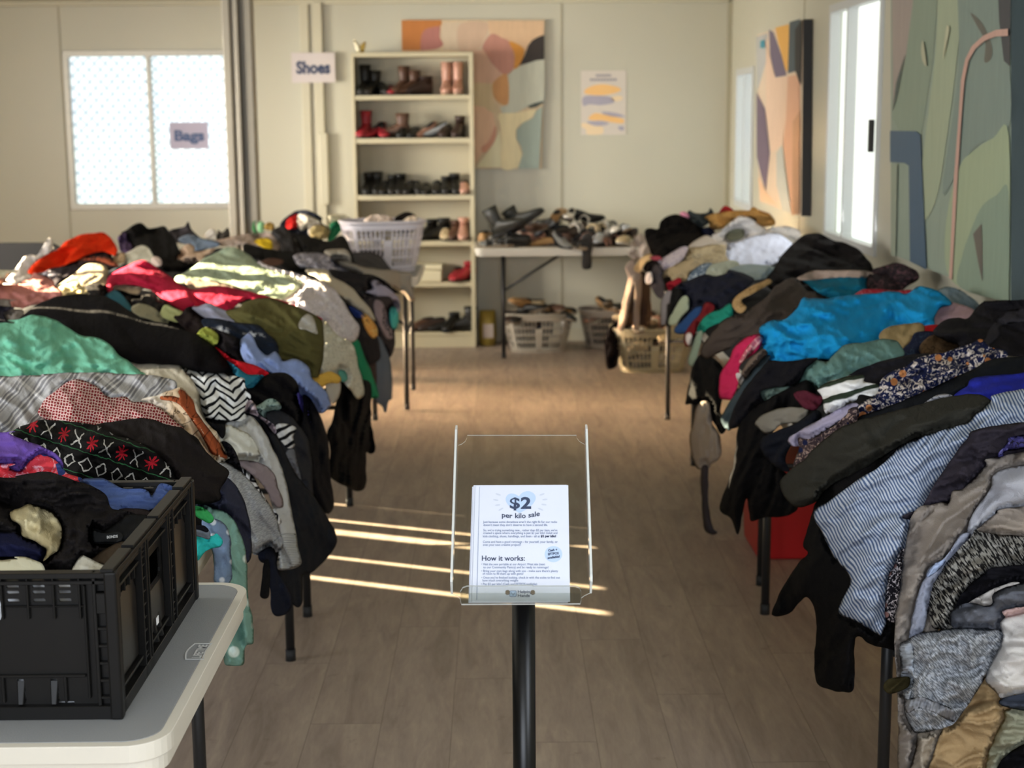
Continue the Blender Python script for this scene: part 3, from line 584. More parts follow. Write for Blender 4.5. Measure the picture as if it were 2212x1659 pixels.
# ------------------------------------------------------------------ paintings, signs, poster
def paint_mat(name, c, streak=.12):
    if name in _mc: return _mc[name]
    N = NT(name); co = N.n('TexCoord').outputs['Object']; sc = N.n('VectorMath', {0: co, 1: (14, 14, 1.6)}, operation='MULTIPLY').outputs[0]
    a = lin(c); N.set(N.b.inputs['Base Color'], N.mix(N.noise(sc, 3, 5, .6, .6), tuple(v*(1-streak*1.6) for v in a[:3])+(1,), tuple(min(1, v*(1+streak)) for v in a[:3])+(1,)))
    N.b.inputs['Roughness'].default_value = .6; _mc[name] = N.m; return N.m
def painting(label, fn, corners, back, thick, nrm, layers, frame, sc, name='painting', side=None):
    """fn(px, py, lift) -> point on the canvas front; corners: canvas outline in the photo"""
    P = empty(name, fn(*[sum(c[i] for c in corners)/len(corners) for i in (0, 1)], 0), label, 'painting')
    bm = bmesh.new(); A = [bm.verts.new(fn(*c, 0)) for c in corners]; nv = np.array(nrm)*thick; B = [bm.verts.new(fn(*c, 0)+nv) for c in corners]
    bm.faces.new(A); bm.faces.new(B[::-1])
    for i in range(4): bm.faces.new((A[i], A[(i+1) % 4], B[(i+1) % 4], B[i])).material_index = 1
    obj('canvas', bm, [paint_mat('paint_'+back, back), paint_mat('paint_'+(side or back), side or back)], P)
    bm = bmesh.new(); mats = []
    for k, (col, smooth, pts) in enumerate(layers):
        pts = [(frame[0]+float(a)/sc, frame[1]+float(b_)/sc) for a, b_ in (q.split(',') for q in pts.split())]
        if smooth: pts = smooth_poly(pts, 5)
        m = paint_mat('paint_'+col, col)
        if m not in mats: mats.append(m)
        V3 = [fn(*q, .0008+.0006*k) for q in pts]; vs = [bm.verts.new(p) for p in V3]
        # flatten on two axes for tessellation
        for tr in tessellate_polygon([[Vector(p) for p in V3]]):
            try: bm.faces.new([vs[i] for i in tr]).material_index = mats.index(m)
            except ValueError: pass
    obj('painted_shapes', bm, mats, P); return P
f1 = lambda x, y, l: at_y(x, y, YB-.03)+np.array([0, -l, 0])
painting('abstract canvas of peach, orange and grey shapes behind bookcase', f1, [(867, 43), (1176, 43), (1170, 364), (872, 366)], 'dcc4a0', .028, (0, 1, 0), [
 ('c47a38', 0, '80,108 480,108 480,150 260,410 85,410'), ('b5766a', 1, '440,170 465,180 462,280 495,350 430,395 270,412 270,412 275,280 320,200'),
 ('d2bda2', 0, '490,130 960,130 960,410 500,410 495,340 470,260'), ('d0b196', 1, '660,150 940,140 900,300 830,400 660,410'),
 ('dcb892', 0, '940,115 1500,115 1500,420 1300,420 1240,360 1100,300 960,260'), ('dcb49a', 0, '795,410 900,400 1080,640 960,800 800,760'),
 ('d8c29a', 0, '800,730 1000,740 990,900 1080,1050 800,960'), ('c28a78', 1, '885,370 975,245 1080,285 1150,320 1200,450 1200,580 1130,650 1080,640 980,540 920,440'),
 ('d59136', 1, '1150,325 1230,345 1300,400 1290,480 1250,560 1200,600 1205,450'), ('2f2620', 0, '1500,255 1440,275 1380,310 1340,360 1310,450 1250,560 1400,520 1500,500'),
 ('c9cab8', 0, '1500,500 1420,510 1300,550 1200,600 1140,655 1145,940 1060,980 1120,1110 1200,1040 1340,970 1500,920'),
 ('cf9860', 1, '1110,640 1140,700 1150,800 1140,940 1080,950 1010,890 985,800 1000,720'), ('4c534c', 0, '1330,965 1400,935 1495,910 1495,930 1420,975 1360,985'),
 ('e9c2a2', 0, '800,960 900,970 990,1040 1020,1170 960,1320 880,1430 800,1560'), ('ecdcb0', 1, '1040,1050 1200,1030 1400,1000 1410,1030 1360,1090 1250,1160 1215,1250 1260,1380 1280,1460 1240,1570 1070,1570 1070,1200'),
 ('d59c82', 1, '1010,1160 1025,1200 1000,1320 910,1430 870,1380 940,1320 980,1240'), ('efe6c0', 0, '1060,1200 1065,1575 820,1575 900,1470 1000,1330'),
 ('a3b0a4', 0, '1480,965 1420,1010 1390,1080 1290,1130 1225,1200 1225,1290 1270,1370 1285,1440 1240,1585 1450,1585')], (850, 20), 4.608)
f2 = lambda x, y, l: at_x(x, y, XR-.055)+np.array([-l, 0, 0])
fr2 = (1560, 0)
painting('angular abstract canvas in peach, purple and black on right wall between windows', f2, [(1635, 76), (1735, 42), (1731, 467), (1640, 436)], 'dfc8ae', .05, (1, 0, 0), [
 ('b9b8b4', 0, '185,200 250,180 240,330 215,420 190,500'), ('6d6276', 0, '255,160 280,175 345,360 350,410 290,420 262,300'), ('e2ac56', 0, '290,150 365,130 365,390 345,380 300,200'),
 ('e6c6ab', 0, '240,200 260,300 290,425 360,415 425,405 400,640 350,650 330,780 270,830 240,600'), ('6f5f70', 0, '190,500 235,590 262,830 240,1035 215,960 190,850'),
 ('d9a888', 0, '360,415 425,405 425,640 400,700 380,1160 350,900 335,780 350,650'), ('47545a', 0, '370,120 430,102 425,380 360,400'), ('1d1d20', 0, '400,160 440,105 432,470 400,380'), ('bfc0b6', 0, '300,830 330,790 350,950 380,1160 330,1140 300,1000'),
 ('edc49c', 0, '200,960 240,1040 300,1110 215,1090'), ('c39672', 0, '390,660 428,600 425,1160 385,1170'), ('3c8da0', 0, '213,222 238,215 238,260 213,262')], fr2, 2.514, side='1c1a1b')
f3 = lambda x, y, l: at_x(x, y, XR-.055)+np.array([-l, 0, 0])
painting('large green abstract canvas with a thin pink arch on right wall', f3, [(1924, -60), (2184, -100), (2184, 652), (1925, 549)], '97a392', .053, (1, 0, 0), [
 ('a7998f', 0, '920,-150 1060,-150 1020,250 930,600'), ('8f9c88', 0, '1060,-150 1180,-150 1150,300 1060,900 925,640 1000,300'), ('a8b194', 1, '1190,-150 1300,-150 1290,200 1230,700 1160,1100 1060,1200 1100,800 1160,300'), ('869489', 1, '1300,-150 1500,-150 1560,300 1560,700 1400,780 1300,900 1200,1050 1260,600 1290,300'),
 ('4a4a4c', 0, '1495,-220 1575,-230 1568,360 1535,330 1510,120'), ('6a675c', 1, '1355,70 1420,130 1470,250 1465,320 1430,335 1435,230 1390,140'), ('59625c', 0, '1000,290 960,500 930,610 950,450'), ('a7b290', 1, '1565,740 1480,750 1360,830 1300,900 1240,1100 1215,1350 1250,1520 1400,1600 1565,1640 1565,1640'),
 ('8d9d88', 1, '1565,1040 1500,1060 1420,1120 1360,1250 1310,1400 1300,1560 1565,1640 1565,1640'), ('4f6478', 0, '920,710 1060,712 1085,730 1118,1465 1028,1420 1022,900 1000,885 920,880'), ('9aa28e', 0, '925,890 960,890 950,1395 925,1385'),
 ('6d655a', 0, '1420,1215 1425,1330 1425,1530 1405,1440 1375,1270'), ('c9c6a6', 1, '1232,140 1245,160 1225,260 1210,320 1222,200'), ('b9b79a', 1, '1100,220 1115,290 1120,360 1100,330 1092,270'),
 ('d0a796', 0, '1568,155 1500,162 1430,195 1370,250 1335,320 1310,440 1300,600 1270,1000 1246,1510 1262,1520 1290,1000 1315,620 1330,440 1352,330 1390,265 1440,222 1500,198 1568,195')], (1560, 0), 2.514, side='3d4a4c')
def sign(name, label, fn, w_, h_, word, cx, cz, ink, paper, sz, cat='sign'):
    P = empty(name, fn(cx, cz, 0), label, cat); bm = bmesh.new(); plate(bm, rect(cx-w_/2, cx+w_/2, cz-h_/2, cz+h_/2), [], .0015, fn); obj('paper', bm, paper, P)
    bm = bmesh.new(); textmesh(bm, word, lambda u, v: fn(cx+u, cz+v, -.0012), sz, -w_*.39, -sz*.33, w=w_*.78, bold=sz*.045); obj('lettering', bm, ink, P)
s1 = at_y(676, 146, YB-.07); sign('paper_sign', 'white paper sign reading Shoes on back wall left of bookcase', lambda u, v, t: (u, YB-.05+t, v), .305, .205, 'Shoes', s1[0], s1[2], M_ink, plain('sign_paper', 'cfc4c0', .7), .115)
s2 = at_y(408, 293, YB+.036); sign('paper_sign', 'white paper sign reading Bags taped on the back window', lambda u, v, t: (u, YB+.036+t, v), .272, .185, 'Bags', s2[0], s2[2], plain('sign_ink_2', '56688f', .7), plain('sign_paper_2', 'c4bcd0', .7), .10)
p0, p1 = at_y(1255, 153, YB), at_y(1352, 291, YB)
P = empty('poster', (p0[0], YB, p1[2]), 'orange and white printed poster taped on back wall right of painting', 'poster')
W_, H_ = p1[0]-p0[0], p0[2]-p1[2]; bm = bmesh.new(); plate(bm, rect(p0[0], p1[0], p1[2], p0[2]), [], .001, lambda u, v, t: (u, YB-.003+t, v)); obj('paper', bm, plain('poster_paper', 'd6cbbe', .6), P)
bm = bmesh.new(); pf = lambda x, y: (p0[0]+W_*(x-130)/910, YB-.0036, p0[2]-H_*(y-200)/1290)
for mi, pts in ((0, '200,600 270,540 400,490 580,470 760,500 900,540 930,600 820,650 600,690 400,690 220,660'), (0, '280,1170 330,1090 430,1050 560,1070 740,1110 980,1170 980,1260 760,1240 560,1200 400,1200'), (2, '740,740 880,700 970,740 930,800 800,810'), (2, '150,1250 280,1260 400,1310 560,1320 560,1470 260,1480 230,1380 140,1320'), (1, '180,720 500,700 720,730 800,840 520,890 300,870 180,900'), (1, '600,1020 880,1060 1020,1130 760,1120 560,1060'), (1, '260,1220 560,1210 700,1260 520,1310 330,1280'), (1, '880,1330 980,1320 1000,1390 920,1400')):
    pts = smooth_poly([tuple(map(float, q.split(','))) for q in pts.split()], 4); vs = [bm.verts.new(pf(*q)) for q in pts]
    for tr in tessellate_polygon([[Vector((q[0], q[1], 0)) for q in pts]]):
        try: bm.faces.new([vs[i] for i in tr]).material_index = mi
        except ValueError: pass
obj('printed_bands', bm, [plain('poster_orange', 'f2c07c', .6), plain('poster_lilac', 'a9a3b0', .6), plain('poster_peach', 'ecd2ab', .6)], P)
for v, w_ in ((.925, .34), (.86, .6)):
    bm = bmesh.new()
    for k in range(9): 
        a = p0[0]+W_*(.5-w_/2)+W_*w_*k/9; box(bm, a, a+W_*w_/12, YB-.0038, YB-.003, p1[2]+H_*v-.008, p1[2]+H_*v+.008)
    obj('title_line', bm, plain('poster_title_grey', '8d8894', .6), P)
# ------------------------------------------------------------------ fabrics
def fab(key):
    if key in _mc: return _mc[key]
    a = key.split(':'); kind = a[0]; N = NT('fabric_'+key.replace(':', '_')); c1 = lin(a[1]); uv = N.n('TexCoord').outputs['UV']; sx = N.n('SeparateXYZ', {0: uv}); U, V = sx.outputs[0], sx.outputs[1]
    c2 = lin(a[2]) if len(a) > 2 and len(a[2]) == 6 else None
    def F(i, d): return float(a[i]) if len(a) > i else d
    wob = N.noise(uv, 16, 2); Uw = N.math('ADD', U, N.math('MULTIPLY', N.math('SUBTRACT', wob, .5), .02)); height = None
    thr = lambda x, e, inv=False: N.ramp(x, [(max(0, e-.04), (0, 0, 0, 1)), (min(1, e+.04), (1, 1, 1, 1))])
    if kind == 'p':
        f = N.noise(uv, 6, 3); col = N.mix(f, tuple(v*.88 for v in c1[:3])+(1,), tuple(min(1, v*1.1) for v in c1[:3])+(1,))
    elif kind == 'st':
        f = N.math('FRACT', N.math('DIVIDE', Uw, F(3, .01))); col = N.mix(thr(f, F(4, .5)), c1, c2); 
    elif kind == 'sv':
        Vw = N.math('ADD', V, N.math('MULTIPLY', N.math('SUBTRACT', wob, .5), .02)); f = N.math('FRACT', N.math('DIVIDE', Vw, F(3, .01))); col = N.mix(thr(f, F(4, .5)), c1, c2)
    elif kind == 'net':
        v = N.n('TexVoronoi', {'Vector': uv, 'Scale': 1/F(3, .012), 'Randomness': .38}, feature='DISTANCE_TO_EDGE').outputs[0]; col = N.mix(thr(v, .10), c2, c1)
    elif kind == 'fl':
        v = N.n('TexVoronoi', {'Vector': N.n('VectorMath', {0: uv, 1: N.n('TexNoise', {'Vector': uv, 'Scale': 30, 'Detail': 2}).outputs[1]}, operation='MULTIPLY_ADD').outputs[0], 'Scale': 1/F(4, .035)})
        v = N.n('TexVoronoi', {'Vector': uv, 'Scale': 1/F(4, .035)}); q = N.noise(uv, 2.2/F(4, .035), 3, .6, 1.5)
        col = N.mix(thr(q, .56), c1, c2); sep = N.n('SeparateColor', {0: v.outputs['Color']}); g = N.math('MULTIPLY', N.math('LESS_THAN', v.outputs['Distance'], .32), N.math('GREATER_THAN', sep.outputs[0], .45)); col = N.mix(g, col, lin(a[3]))
    elif kind == 'marl':
        st = N.n('VectorMath', {0: uv, 1: (F(3, 900), F(3, 900)*.22, 1)}, operation='MULTIPLY').outputs[0]; f = N.noise(st, 1, 2); col = N.mix(thr(f, .5), c1, c2); height = f
    elif kind == 'chev':
        p = F(3, .05); n1 = N.n('MapRange', {0: N.noise(uv, 9, 2), 3: -.022, 4: .022}).outputs[0]; Uw = N.math('ADD', Uw, n1); V = N.math('ADD', V, N.math('MULTIPLY', n1, .6)); t = N.math('MULTIPLY', N.math('ABSOLUTE', N.math('SUBTRACT', N.math('FRACT', N.math('DIVIDE', Uw, p*2.2)), .5)), p*1.7); f = N.math('FRACT', N.math('DIVIDE', N.math('ADD', V, t), p*.62)); col = N.mix(thr(f, .62), c1, c2)
    elif kind == 'dot':
        v = N.n('TexVoronoi', {'Vector': uv, 'Scale': 1/F(3, .04), 'Randomness': .4}).outputs['Distance']; col = N.mix(thr(v, .26), c2, c1)
    elif kind == 'plaid':
        p = F(3, .03); a1 = N.math('FRACT', N.math('DIVIDE', Uw, p)); a2 = N.math('FRACT', N.math('DIVIDE', Uw, p*.23)); a3 = N.math('FRACT', N.math('DIVIDE', V, p*3.1)); soft = N.n('VectorMath', {0: uv, 1: (160, 12, 1)}, operation='MULTIPLY').outputs[0]
        g = N.math('ADD', N.math('MULTIPLY', N.math('LESS_THAN', a1, .42), .5), N.math('MULTIPLY', N.math('MULTIPLY', N.math('LESS_THAN', a2, .4), N.math('GREATER_THAN', a1, .42)), .75)); g = N.math('ADD', N.math('MULTIPLY', g, .8), N.math('MULTIPLY', N.math('LESS_THAN', a3, .06), .3)); g = N.math('ADD', g, N.math('MULTIPLY', N.math('SUBTRACT', N.noise(soft, 1, 3), .5), .7))
        col = N.mix(g, c2, c1)
    elif kind == 'leaf':
        st = N.noise(uv, 9, 3, .5, 2.2); f = N.math('FRACT', N.math('MULTIPLY', N.math('ADD', st, N.math('MULTIPLY', Uw, 3)), 7)); col = N.mix(thr(f, .16), lin(a[3]), c1); col = N.mix(thr(N.noise(uv, 11, 1), .6), col, c2)
    elif kind == 'fair':
        # rows of outlined diamonds, crosses and red flowers on black knit
        w_ = N.n('VectorMath', {0: uv, 1: (1, 1, 1)}, operation='MULTIPLY').outputs[0]; per = .031
        Uw = N.math('ADD', Uw, N.math('MULTIPLY', N.math('SUBTRACT', N.noise(uv, 75, 2), .5), .010)); fu = N.math('SUBTRACT', N.math('FRACT', N.math('DIVIDE', Uw, per)), .5); row = N.math('DIVIDE', N.math('ADD', V, N.math('MULTIPLY', N.math('SUBTRACT', N.noise(uv, 60, 2), .5), .010)), .044); fv = N.math('SUBTRACT', N.math('FRACT', row), .5); odd = N.math('FRACT', N.math('MULTIPLY', N.math('FLOOR', row), .5))
        dm = N.math('ADD', N.math('ABSOLUTE', fu), N.math('MULTIPLY', N.math('ABSOLUTE', fv), 1.2)); rg = N.math('LESS_THAN', N.math('ABSOLUTE', N.math('SUBTRACT', dm, .36)), .055)
        crs = N.math('MULTIPLY', N.math('LESS_THAN', N.math('ABSOLUTE', N.math('SUBTRACT', N.math('ABSOLUTE', fu), N.math('ABSOLUTE', fv))), .05), N.math('LESS_THAN', dm, .75)); 
        rad = N.math('SQRT', N.math('ADD', N.math('MULTIPLY', fu, fu), N.math('MULTIPLY', fv, fv))); an = N.math('ARCTAN2', fu, fv); pet = N.math('LESS_THAN', rad, N.math('ADD', .24, N.math('MULTIPLY', N.math('COSINE', N.math('MULTIPLY', an, 8)), .14)))
        isf = N.math('GREATER_THAN', odd, .25); col = N.mix(N.math('MULTIPLY', rg, N.math('SUBTRACT', 1, isf)), c1, c2); alt = N.math('GREATER_THAN', N.math('FRACT', N.math('DIVIDE', Uw, per*2)), .5)
        col = N.mix(N.math('MULTIPLY', N.math('MULTIPLY', pet, isf), alt), col, lin(a[3])); col = N.mix(N.math('MULTIPLY', N.math('MULTIPLY', crs, isf), N.math('SUBTRACT', 1, alt)), col, c2)
        col = N.mix(N.math('LESS_THAN', N.math('ABSOLUTE', N.math('SUBTRACT', fv, .46)), .02), col, lin('2c5a3a'))
    elif kind == 'rib':
        f = N.math('SINE', N.math('MULTIPLY', U, 6.283/F(2, .006))); height = f; col = c1
    N.set(N.b.inputs['Base Color'], col); N.b.inputs['Roughness'].default_value = .88; N.b.inputs['Specular IOR Level'].default_value = .05
    fine = N.noise(uv, 700, 2); mid = N.noise(uv, 42, 4, .55, .6); h = N.math('ADD', N.math('MULTIPLY', fine, .25), N.math('MULTIPLY', mid, 2.2))
    if height is not None: h = N.math('ADD', h, N.math('MULTIPLY', height, .5))
    N.bump(h, .6, .004); _mc[key] = N.m; return N.m
_g = np.random.RandomState(3); _perm = _g.permutation(4096); _ang = _g.rand(4096)*2*np.pi
def gn(x, y, s=0):
    xi = np.floor(x).astype(int); yi = np.floor(y).astype(int); xf = x-xi; yf = y-yi
    def g(i, j): h = _perm[(_perm[(i+s*57) % 4096]+j*131+s) % 4096]; a = _ang[h]; return np.cos(a)*(x-i)+np.sin(a)*(y-j)
    sx = xf*xf*xf*(xf*(xf*6-15)+10); sy = yf*yf*yf*(yf*(yf*6-15)+10)
    a = g(xi, yi); b = g(xi+1, yi); c = g(xi, yi+1); d = g(xi+1, yi+1)
    return (a+(b-a)*sx)+((c+(d-c)*sx)-(a+(b-a)*sx))*sy
def ridge(n): return 1-np.minimum(1, np.abs(n)*2.6)
def wrinkle(u, v, style, lam, seed):
    wu = u+.03*gn(u/.15, v/.15, seed+1)+.010*gn(u/.05, v/.05, seed+11); wv = v+.03*gn(u/.15+9, v/.15, seed+2)+.010*gn(u/.05, v/.05+4, seed+12)
    an = {'f': 3.6, 'c': 1.5, 's': 3, 'h': 6}[style]
    a = gn(wu/(lam*an), wv/lam, seed+3); b = gn(wu/(lam*an*.6)+3, wv/(lam*.55), seed+4); c = gn((wu*.8+wv*.6)/(lam*an*.4)+3, (wv*.8-wu*.6)/(lam*.42), seed+5); big = gn(u/(lam*3.2), v/(lam*2.6), seed+6)
    sh = lambda n: np.clip(1-np.abs(n)*2.9, 0, 1)**1.35
    def pleat(x, y, w_, sd):
        # overlapping folds: slow rise, abrupt drop, fading in and out along their length
        ph = y/w_+1.5*gn(x/.34, y/.22, sd)+.45*gn(x/.11, y/.11, sd+1); t = ph-np.floor(ph); sw = np.where(t < .8, (t/.8)**.8, (1-t)/.2); return (sw-.5)*np.clip(.45+1.5*gn(x/.2, y/.16, sd+2), 0, 1)
    if style == 's': return .9*big+.5*a+.25*pleat(u, v, lam*1.9, seed+20)
    if style == 'h': return .7*a+.25*sh(b)+.5*big+.1*sh(c)+.85*pleat(u, v, lam*1.15, seed+20)
    if style == 'c': return .36*sh(a)+.22*sh(b)+.12*sh(c)+1.0*big-.25+1.0*pleat(u, v, lam*2.4, seed+20)+.8*pleat(u*.5+v*.86, v*.5-u*.86, lam*2.8, seed+24)
    return .34*sh(a)+.2*sh(b)+.08*sh(c)+.9*big-.25+.95*pleat(u, v, lam*1.9, seed+20)+.35*pleat(u*.7+v*.7, v*.7-u*.7, lam*2.4, seed+24)
# ------------------------------------------------------------------ heaps: each garment is a closed body of cloth lying on its table's mound
BOXES = {'L': ((-2.15, -.56), (2.86, 9.25), .955, .17), 'R': ((.76, 1.62), (3.0, 8.35), .985, .17), 'K': ((-.93, -.575), (2.12, 2.64), .935, .03)}
RTv = lambda px, py: fw[None]+rt[None]*((px-1106)/FPX)[:, None]-up[None]*((py-829.5)/FPX)[:, None]
def refdepth(px, py, side):
    if not isinstance(side, str): return np.full(len(px), float(side))
    (xa, xb), (ya, yb), zt_, r = BOXES[side]; R = RTv(px, py); t = np.full(len(px), 1.6); best = np.full(len(px), 9e9); tb = t.copy()
    cx, cy, cz = (xa+xb)/2, (ya+yb)/2, zt_/2-.5; hx, hy, hz = (xb-xa)/2-r, (yb-ya)/2-r, zt_/2+.5-r
    for _ in range(110):
        p = CAMP[None]+R*t[:, None]; q = np.abs(p-np.array([[cx, cy, cz]]))-np.array([[hx, hy, hz]])
        d = np.linalg.norm(np.maximum(q, 0), axis=1)+np.minimum(q.max(1), 0)-r
        m = d < best-.0004; best = np.where(m, d, best); tb = np.where(m, t, tb); t = t+np.maximum(np.minimum(np.abs(d), .12), .0)*(d > .0008)
        if t.min() > 12: break
    return tb
CELL = 4; BW, BH = 880, 520; ZB = np.full((BH, BW), 99.0)
def zcell(px, py): return np.clip(((py+150)/CELL).astype(int), 0, BH-1), np.clip(((px+600)/CELL).astype(int), 0, BW-1)
FRM = {'x': (0, 0, 1), 'A': (0, 440, 3.606), 'B': (0, 780, 3.457), 'C': (400, 440, 3.606), 'D': (400, 800, 2.513), 'a1': (0, 470, 7.213), 'a2': (240, 460, 6.9125), 'a3': (540, 440, 5.821), 'a4': (0, 620, 5.183), 'a5': (360, 640, 4.424), 'a6': (380, 820, 4.365),
       'a7': (1300, 430, 6.144), 'a8': (1460, 520, 4.88), 'RB': (1460, 500, 2.9415), 'RC': (1460, 780, 2.9415), 'RD': (1540, 1160, 3.2917)}
def parse(fr, s):
    x0, y0, k = FRM[fr]; return [(x-380 if x < -8 else x+260 if x > 2222 else x, y) for x, y in ((x0+float(a)/k, y0+float(b)/k) for a, b in (q.split(',') for q in s.split()))]
def dist_poly(P, poly):
    A = np.array(poly); B = np.roll(A, -1, 0); best = np.full(len(P), 1e9)
    for a, b in zip(A, B):
        ab = b-a; t = np.clip(((P-a)@ab)/max(1e-9, ab@ab), 0, 1); best = np.minimum(best, np.hypot(*(P-(a+t[:, None]*ab)).T))
    return best
def inside(P, poly):
    A = np.array(poly); B = np.roll(A, -1, 0); r = np.zeros(len(P), bool)
    for (x1, y1), (x2, y2) in zip(A, B):
        if y1 == y2: continue
        c = ((y1 > P[:, 1]) != (y2 > P[:, 1])) & (P[:, 0] < (x2-x1)*(P[:, 1]-y1)/(y2-y1)+x1); r ^= c
    return r
def resample(poly, s):
    out = []; A = poly+[poly[0]]; acc = 0
    for a, b in zip(A, A[1:]):
        L = math.hypot(b[0]-a[0], b[1]-a[1]); 
        if L < 1e-6: continue
        t = -acc
        while t+s <= L: t += s; out.append((a[0]+(b[0]-a[0])*t/L, a[1]+(b[1]-a[1])*t/L))
        acc = L-t
    return out
GL = []
def build_cloth(name, poly, side, mat, parent=None, host=None, k=.5, style='f', lam=.075, amp=1.0, bul=1.0, thick=1.0, ang=None, step=None, seed=0, dz=0, raw=False):
    base = smooth_poly(poly, 6) if not raw else poly; A = np.array(base)
    area = abs(np.sum(A[:, 0]*np.roll(A[:, 1], -1)-A[:, 1]*np.roll(A[:, 0], -1)))/2
    s = step or (4.6 if area > 2500 else 3.4 if area > 700 else 2.4); bd = resample(base, s)
    if len(bd) < 6: bd = base
    bd = np.array(bd); nw = len(bd); th = np.arange(nw)*s
    if not raw: bd = bd+np.stack([gn(th/26, th*0+seed*3.3, 5), gn(th/26+50, th*0+seed*1.7, 6)], 1)*min(2.6, math.sqrt(area)*.035)
    x0, y0 = bd.min(0); x1, y1 = bd.max(0); gx, gy = np.meshgrid(np.arange(x0, x1, s), np.arange(y0, y1, s*.87)); gx = gx+(np.arange(gx.shape[0])[:, None] % 2)*s*.5
    G_ = np.stack([gx.ravel(), gy.ravel()], 1); G_ = G_[inside(G_, bd)]; d = dist_poly(G_, bd) if len(G_) else np.zeros(0); keep = d > s*.55; G_, d = G_[keep], d[keep]
    P = np.concatenate([bd, G_]); dist = np.concatenate([np.zeros(nw), d]); n = len(P)
    vs, es, fs, ov, oe, of = delaunay_2d_cdt([Vector(p) for p in P], [(i, (i+1) % nw) for i in range(nw)], [], 1, 1e-4)
    if len(vs) != n:
        P = np.array([tuple(v) for v in vs]); n = len(P); dist = dist_poly(P, bd)
    bset = dist < 1e-3; px, py = P[:, 0], P[:, 1]
    if host is None:
        ref = refdepth(px, py, side); Dc = np.median(ref); D = Dc+np.clip(k*(ref-Dc), -.42, .42)+dz
    else:
        hp, hD = host; D = np.empty(n)
        for i in range(0, n, 256):
            q = ((hp[None, :, :]-P[i:i+256, None, :])**2).sum(2); j = np.argsort(q, 1)[:, :3]; w_ = 1/(np.take_along_axis(q, j, 1)+.5); D[i:i+256] = (hD[j]*w_).sum(1)/w_.sum(1)
        Dc = np.median(D); D = D-.004+dz
    m = dist*Dc/FPX; Rm = max(m.max(), .004)
    C_ = P.mean(0); cov = np.cov((P-C_).T); ev_, vec = np.linalg.eigh(cov); a = math.atan2(vec[1, 1], vec[0, 1]) if ang is None else math.radians(ang)
    u = ((px-C_[0])*math.cos(a)+(py-C_[1])*math.sin(a))*Dc/FPX; v = (-(px-C_[0])*math.sin(a)+(py-C_[1])*math.cos(a))*Dc/FPX
    if host is None:
        lam = max(lam*.62, 2.2*s*Dc/FPX); wr = wrinkle(u, v, style, lam, seed); r_ = min(.016, Rm*.5); prof = .55*(1-np.exp(-m/r_))+.45*np.sin(np.clip(m/min(Rm, .09), 0, 1)*1.57); B_ = min(.045, Rm*.7)*bul
        D = D-B_*prof-((.034+.30*lam)*amp*min(1, Rm/.035)*{'f': 2.0, 'h': 2.1, 'c': 1.5, 's': 1.6}[style])*wr*(.45+.55*np.clip(m/.012, 0, 1))
        if Rm > .07: 
            def bigp(x, y, w_, sd):
                ph = y/w_+1.2*gn(x/.5, y/.3, sd)+.3*gn(x/.15, y/.15, sd+1); t = ph-np.floor(ph); return (np.where(t < .82, (t/.82)**.7, (1-t)/.18)-.5)*np.clip(.55+1.4*gn(x/.3, y/.25, sd+2), 0, 1)
            D = D-(.035*bigp(u, v, .15, seed+40)+.025*bigp(u*.6+v*.8, v*.6-u*.8, .2, seed+44))*min(1.3, amp)*np.clip(m/.03, 0, 1)
        iy, ix = zcell(px, py); push = ZB[iy, ix]; push = np.where(push < 90, push+.035, -9)
        for dy, dx in ((0, 1), (1, 0), (0, -1), (-1, 0), (1, 1), (1, -1), (-1, 1), (-1, -1), (0, 2), (2, 0), (0, -2), (-2, 0)):
            q = ZB[np.clip(iy+dy, 0, BH-1), np.clip(ix+dx, 0, BW-1)]; push = np.maximum(push, np.where(q < 90, q+.012, -9))
        D = np.maximum(D, push)
        if k_smooth: pass
    else:
        D = D-.003*(1-np.exp(-m/.003))
    R = RTv(px, py); front = CAMP[None]+R*D[:, None]
    T = min(.09, Rm*1.5)*thick if host is None else .003
    back = CAMP[None]+R*(D+.002+T*(1-np.exp(-m/(T*.5+.002))))[:, None]
    if host is None:
        np.minimum.at(ZB, (iy, ix), D)
        for dy, dx in ((0, 1), (1, 0), (0, -1), (-1, 0)):
            yy, xx = np.clip(iy+dy, 0, BH-1), np.clip(ix+dx, 0, BW-1); inn = ~bset; np.minimum.at(ZB, (yy[inn], xx[inn]), D[inn])
    # one closed mesh: front sheet, back sheet joined along the hem
    bi = np.full(n, -1); inner = np.where(~bset)[0]; bi[inner] = n+np.arange(len(inner)); bi[bset] = np.where(bset)[0]
    V = np.concatenate([front, back[inner]]); F = []
    for f in fs:
        F.append(tuple(f)); 
        g = tuple(int(bi[i]) for i in f[::-1]); 
        if not all(bset[i] for i in f): F.append(g)
    me = bpy.data.meshes.new(name); c = (V.min(0)+V.max(0))/2
    if parent is None: c[2] = V[:, 2].min()
    me.from_pydata((V-c).tolist(), [], F); me.polygons.foreach_set('use_smooth', [True]*len(me.polygons))
    uvl = me.uv_layers.new(name='UVMap'); U2 = np.concatenate([np.stack([u, v], 1), np.stack([u, v], 1)[inner]]); li = np.empty(len(me.loops), int); me.loops.foreach_get('vertex_index', li); uvl.data.foreach_set('uv', U2[li].ravel())
    me.materials.append(mat); o = bpy.data.objects.new(name, me); COL.objects.link(o); c = Vector(c)
    if parent is not None: o.parent = parent; o.location = c-WL[parent]
    else: o.location = c
    WL[o] = c; return o, (P, D)
k_smooth = False
GRP = {}
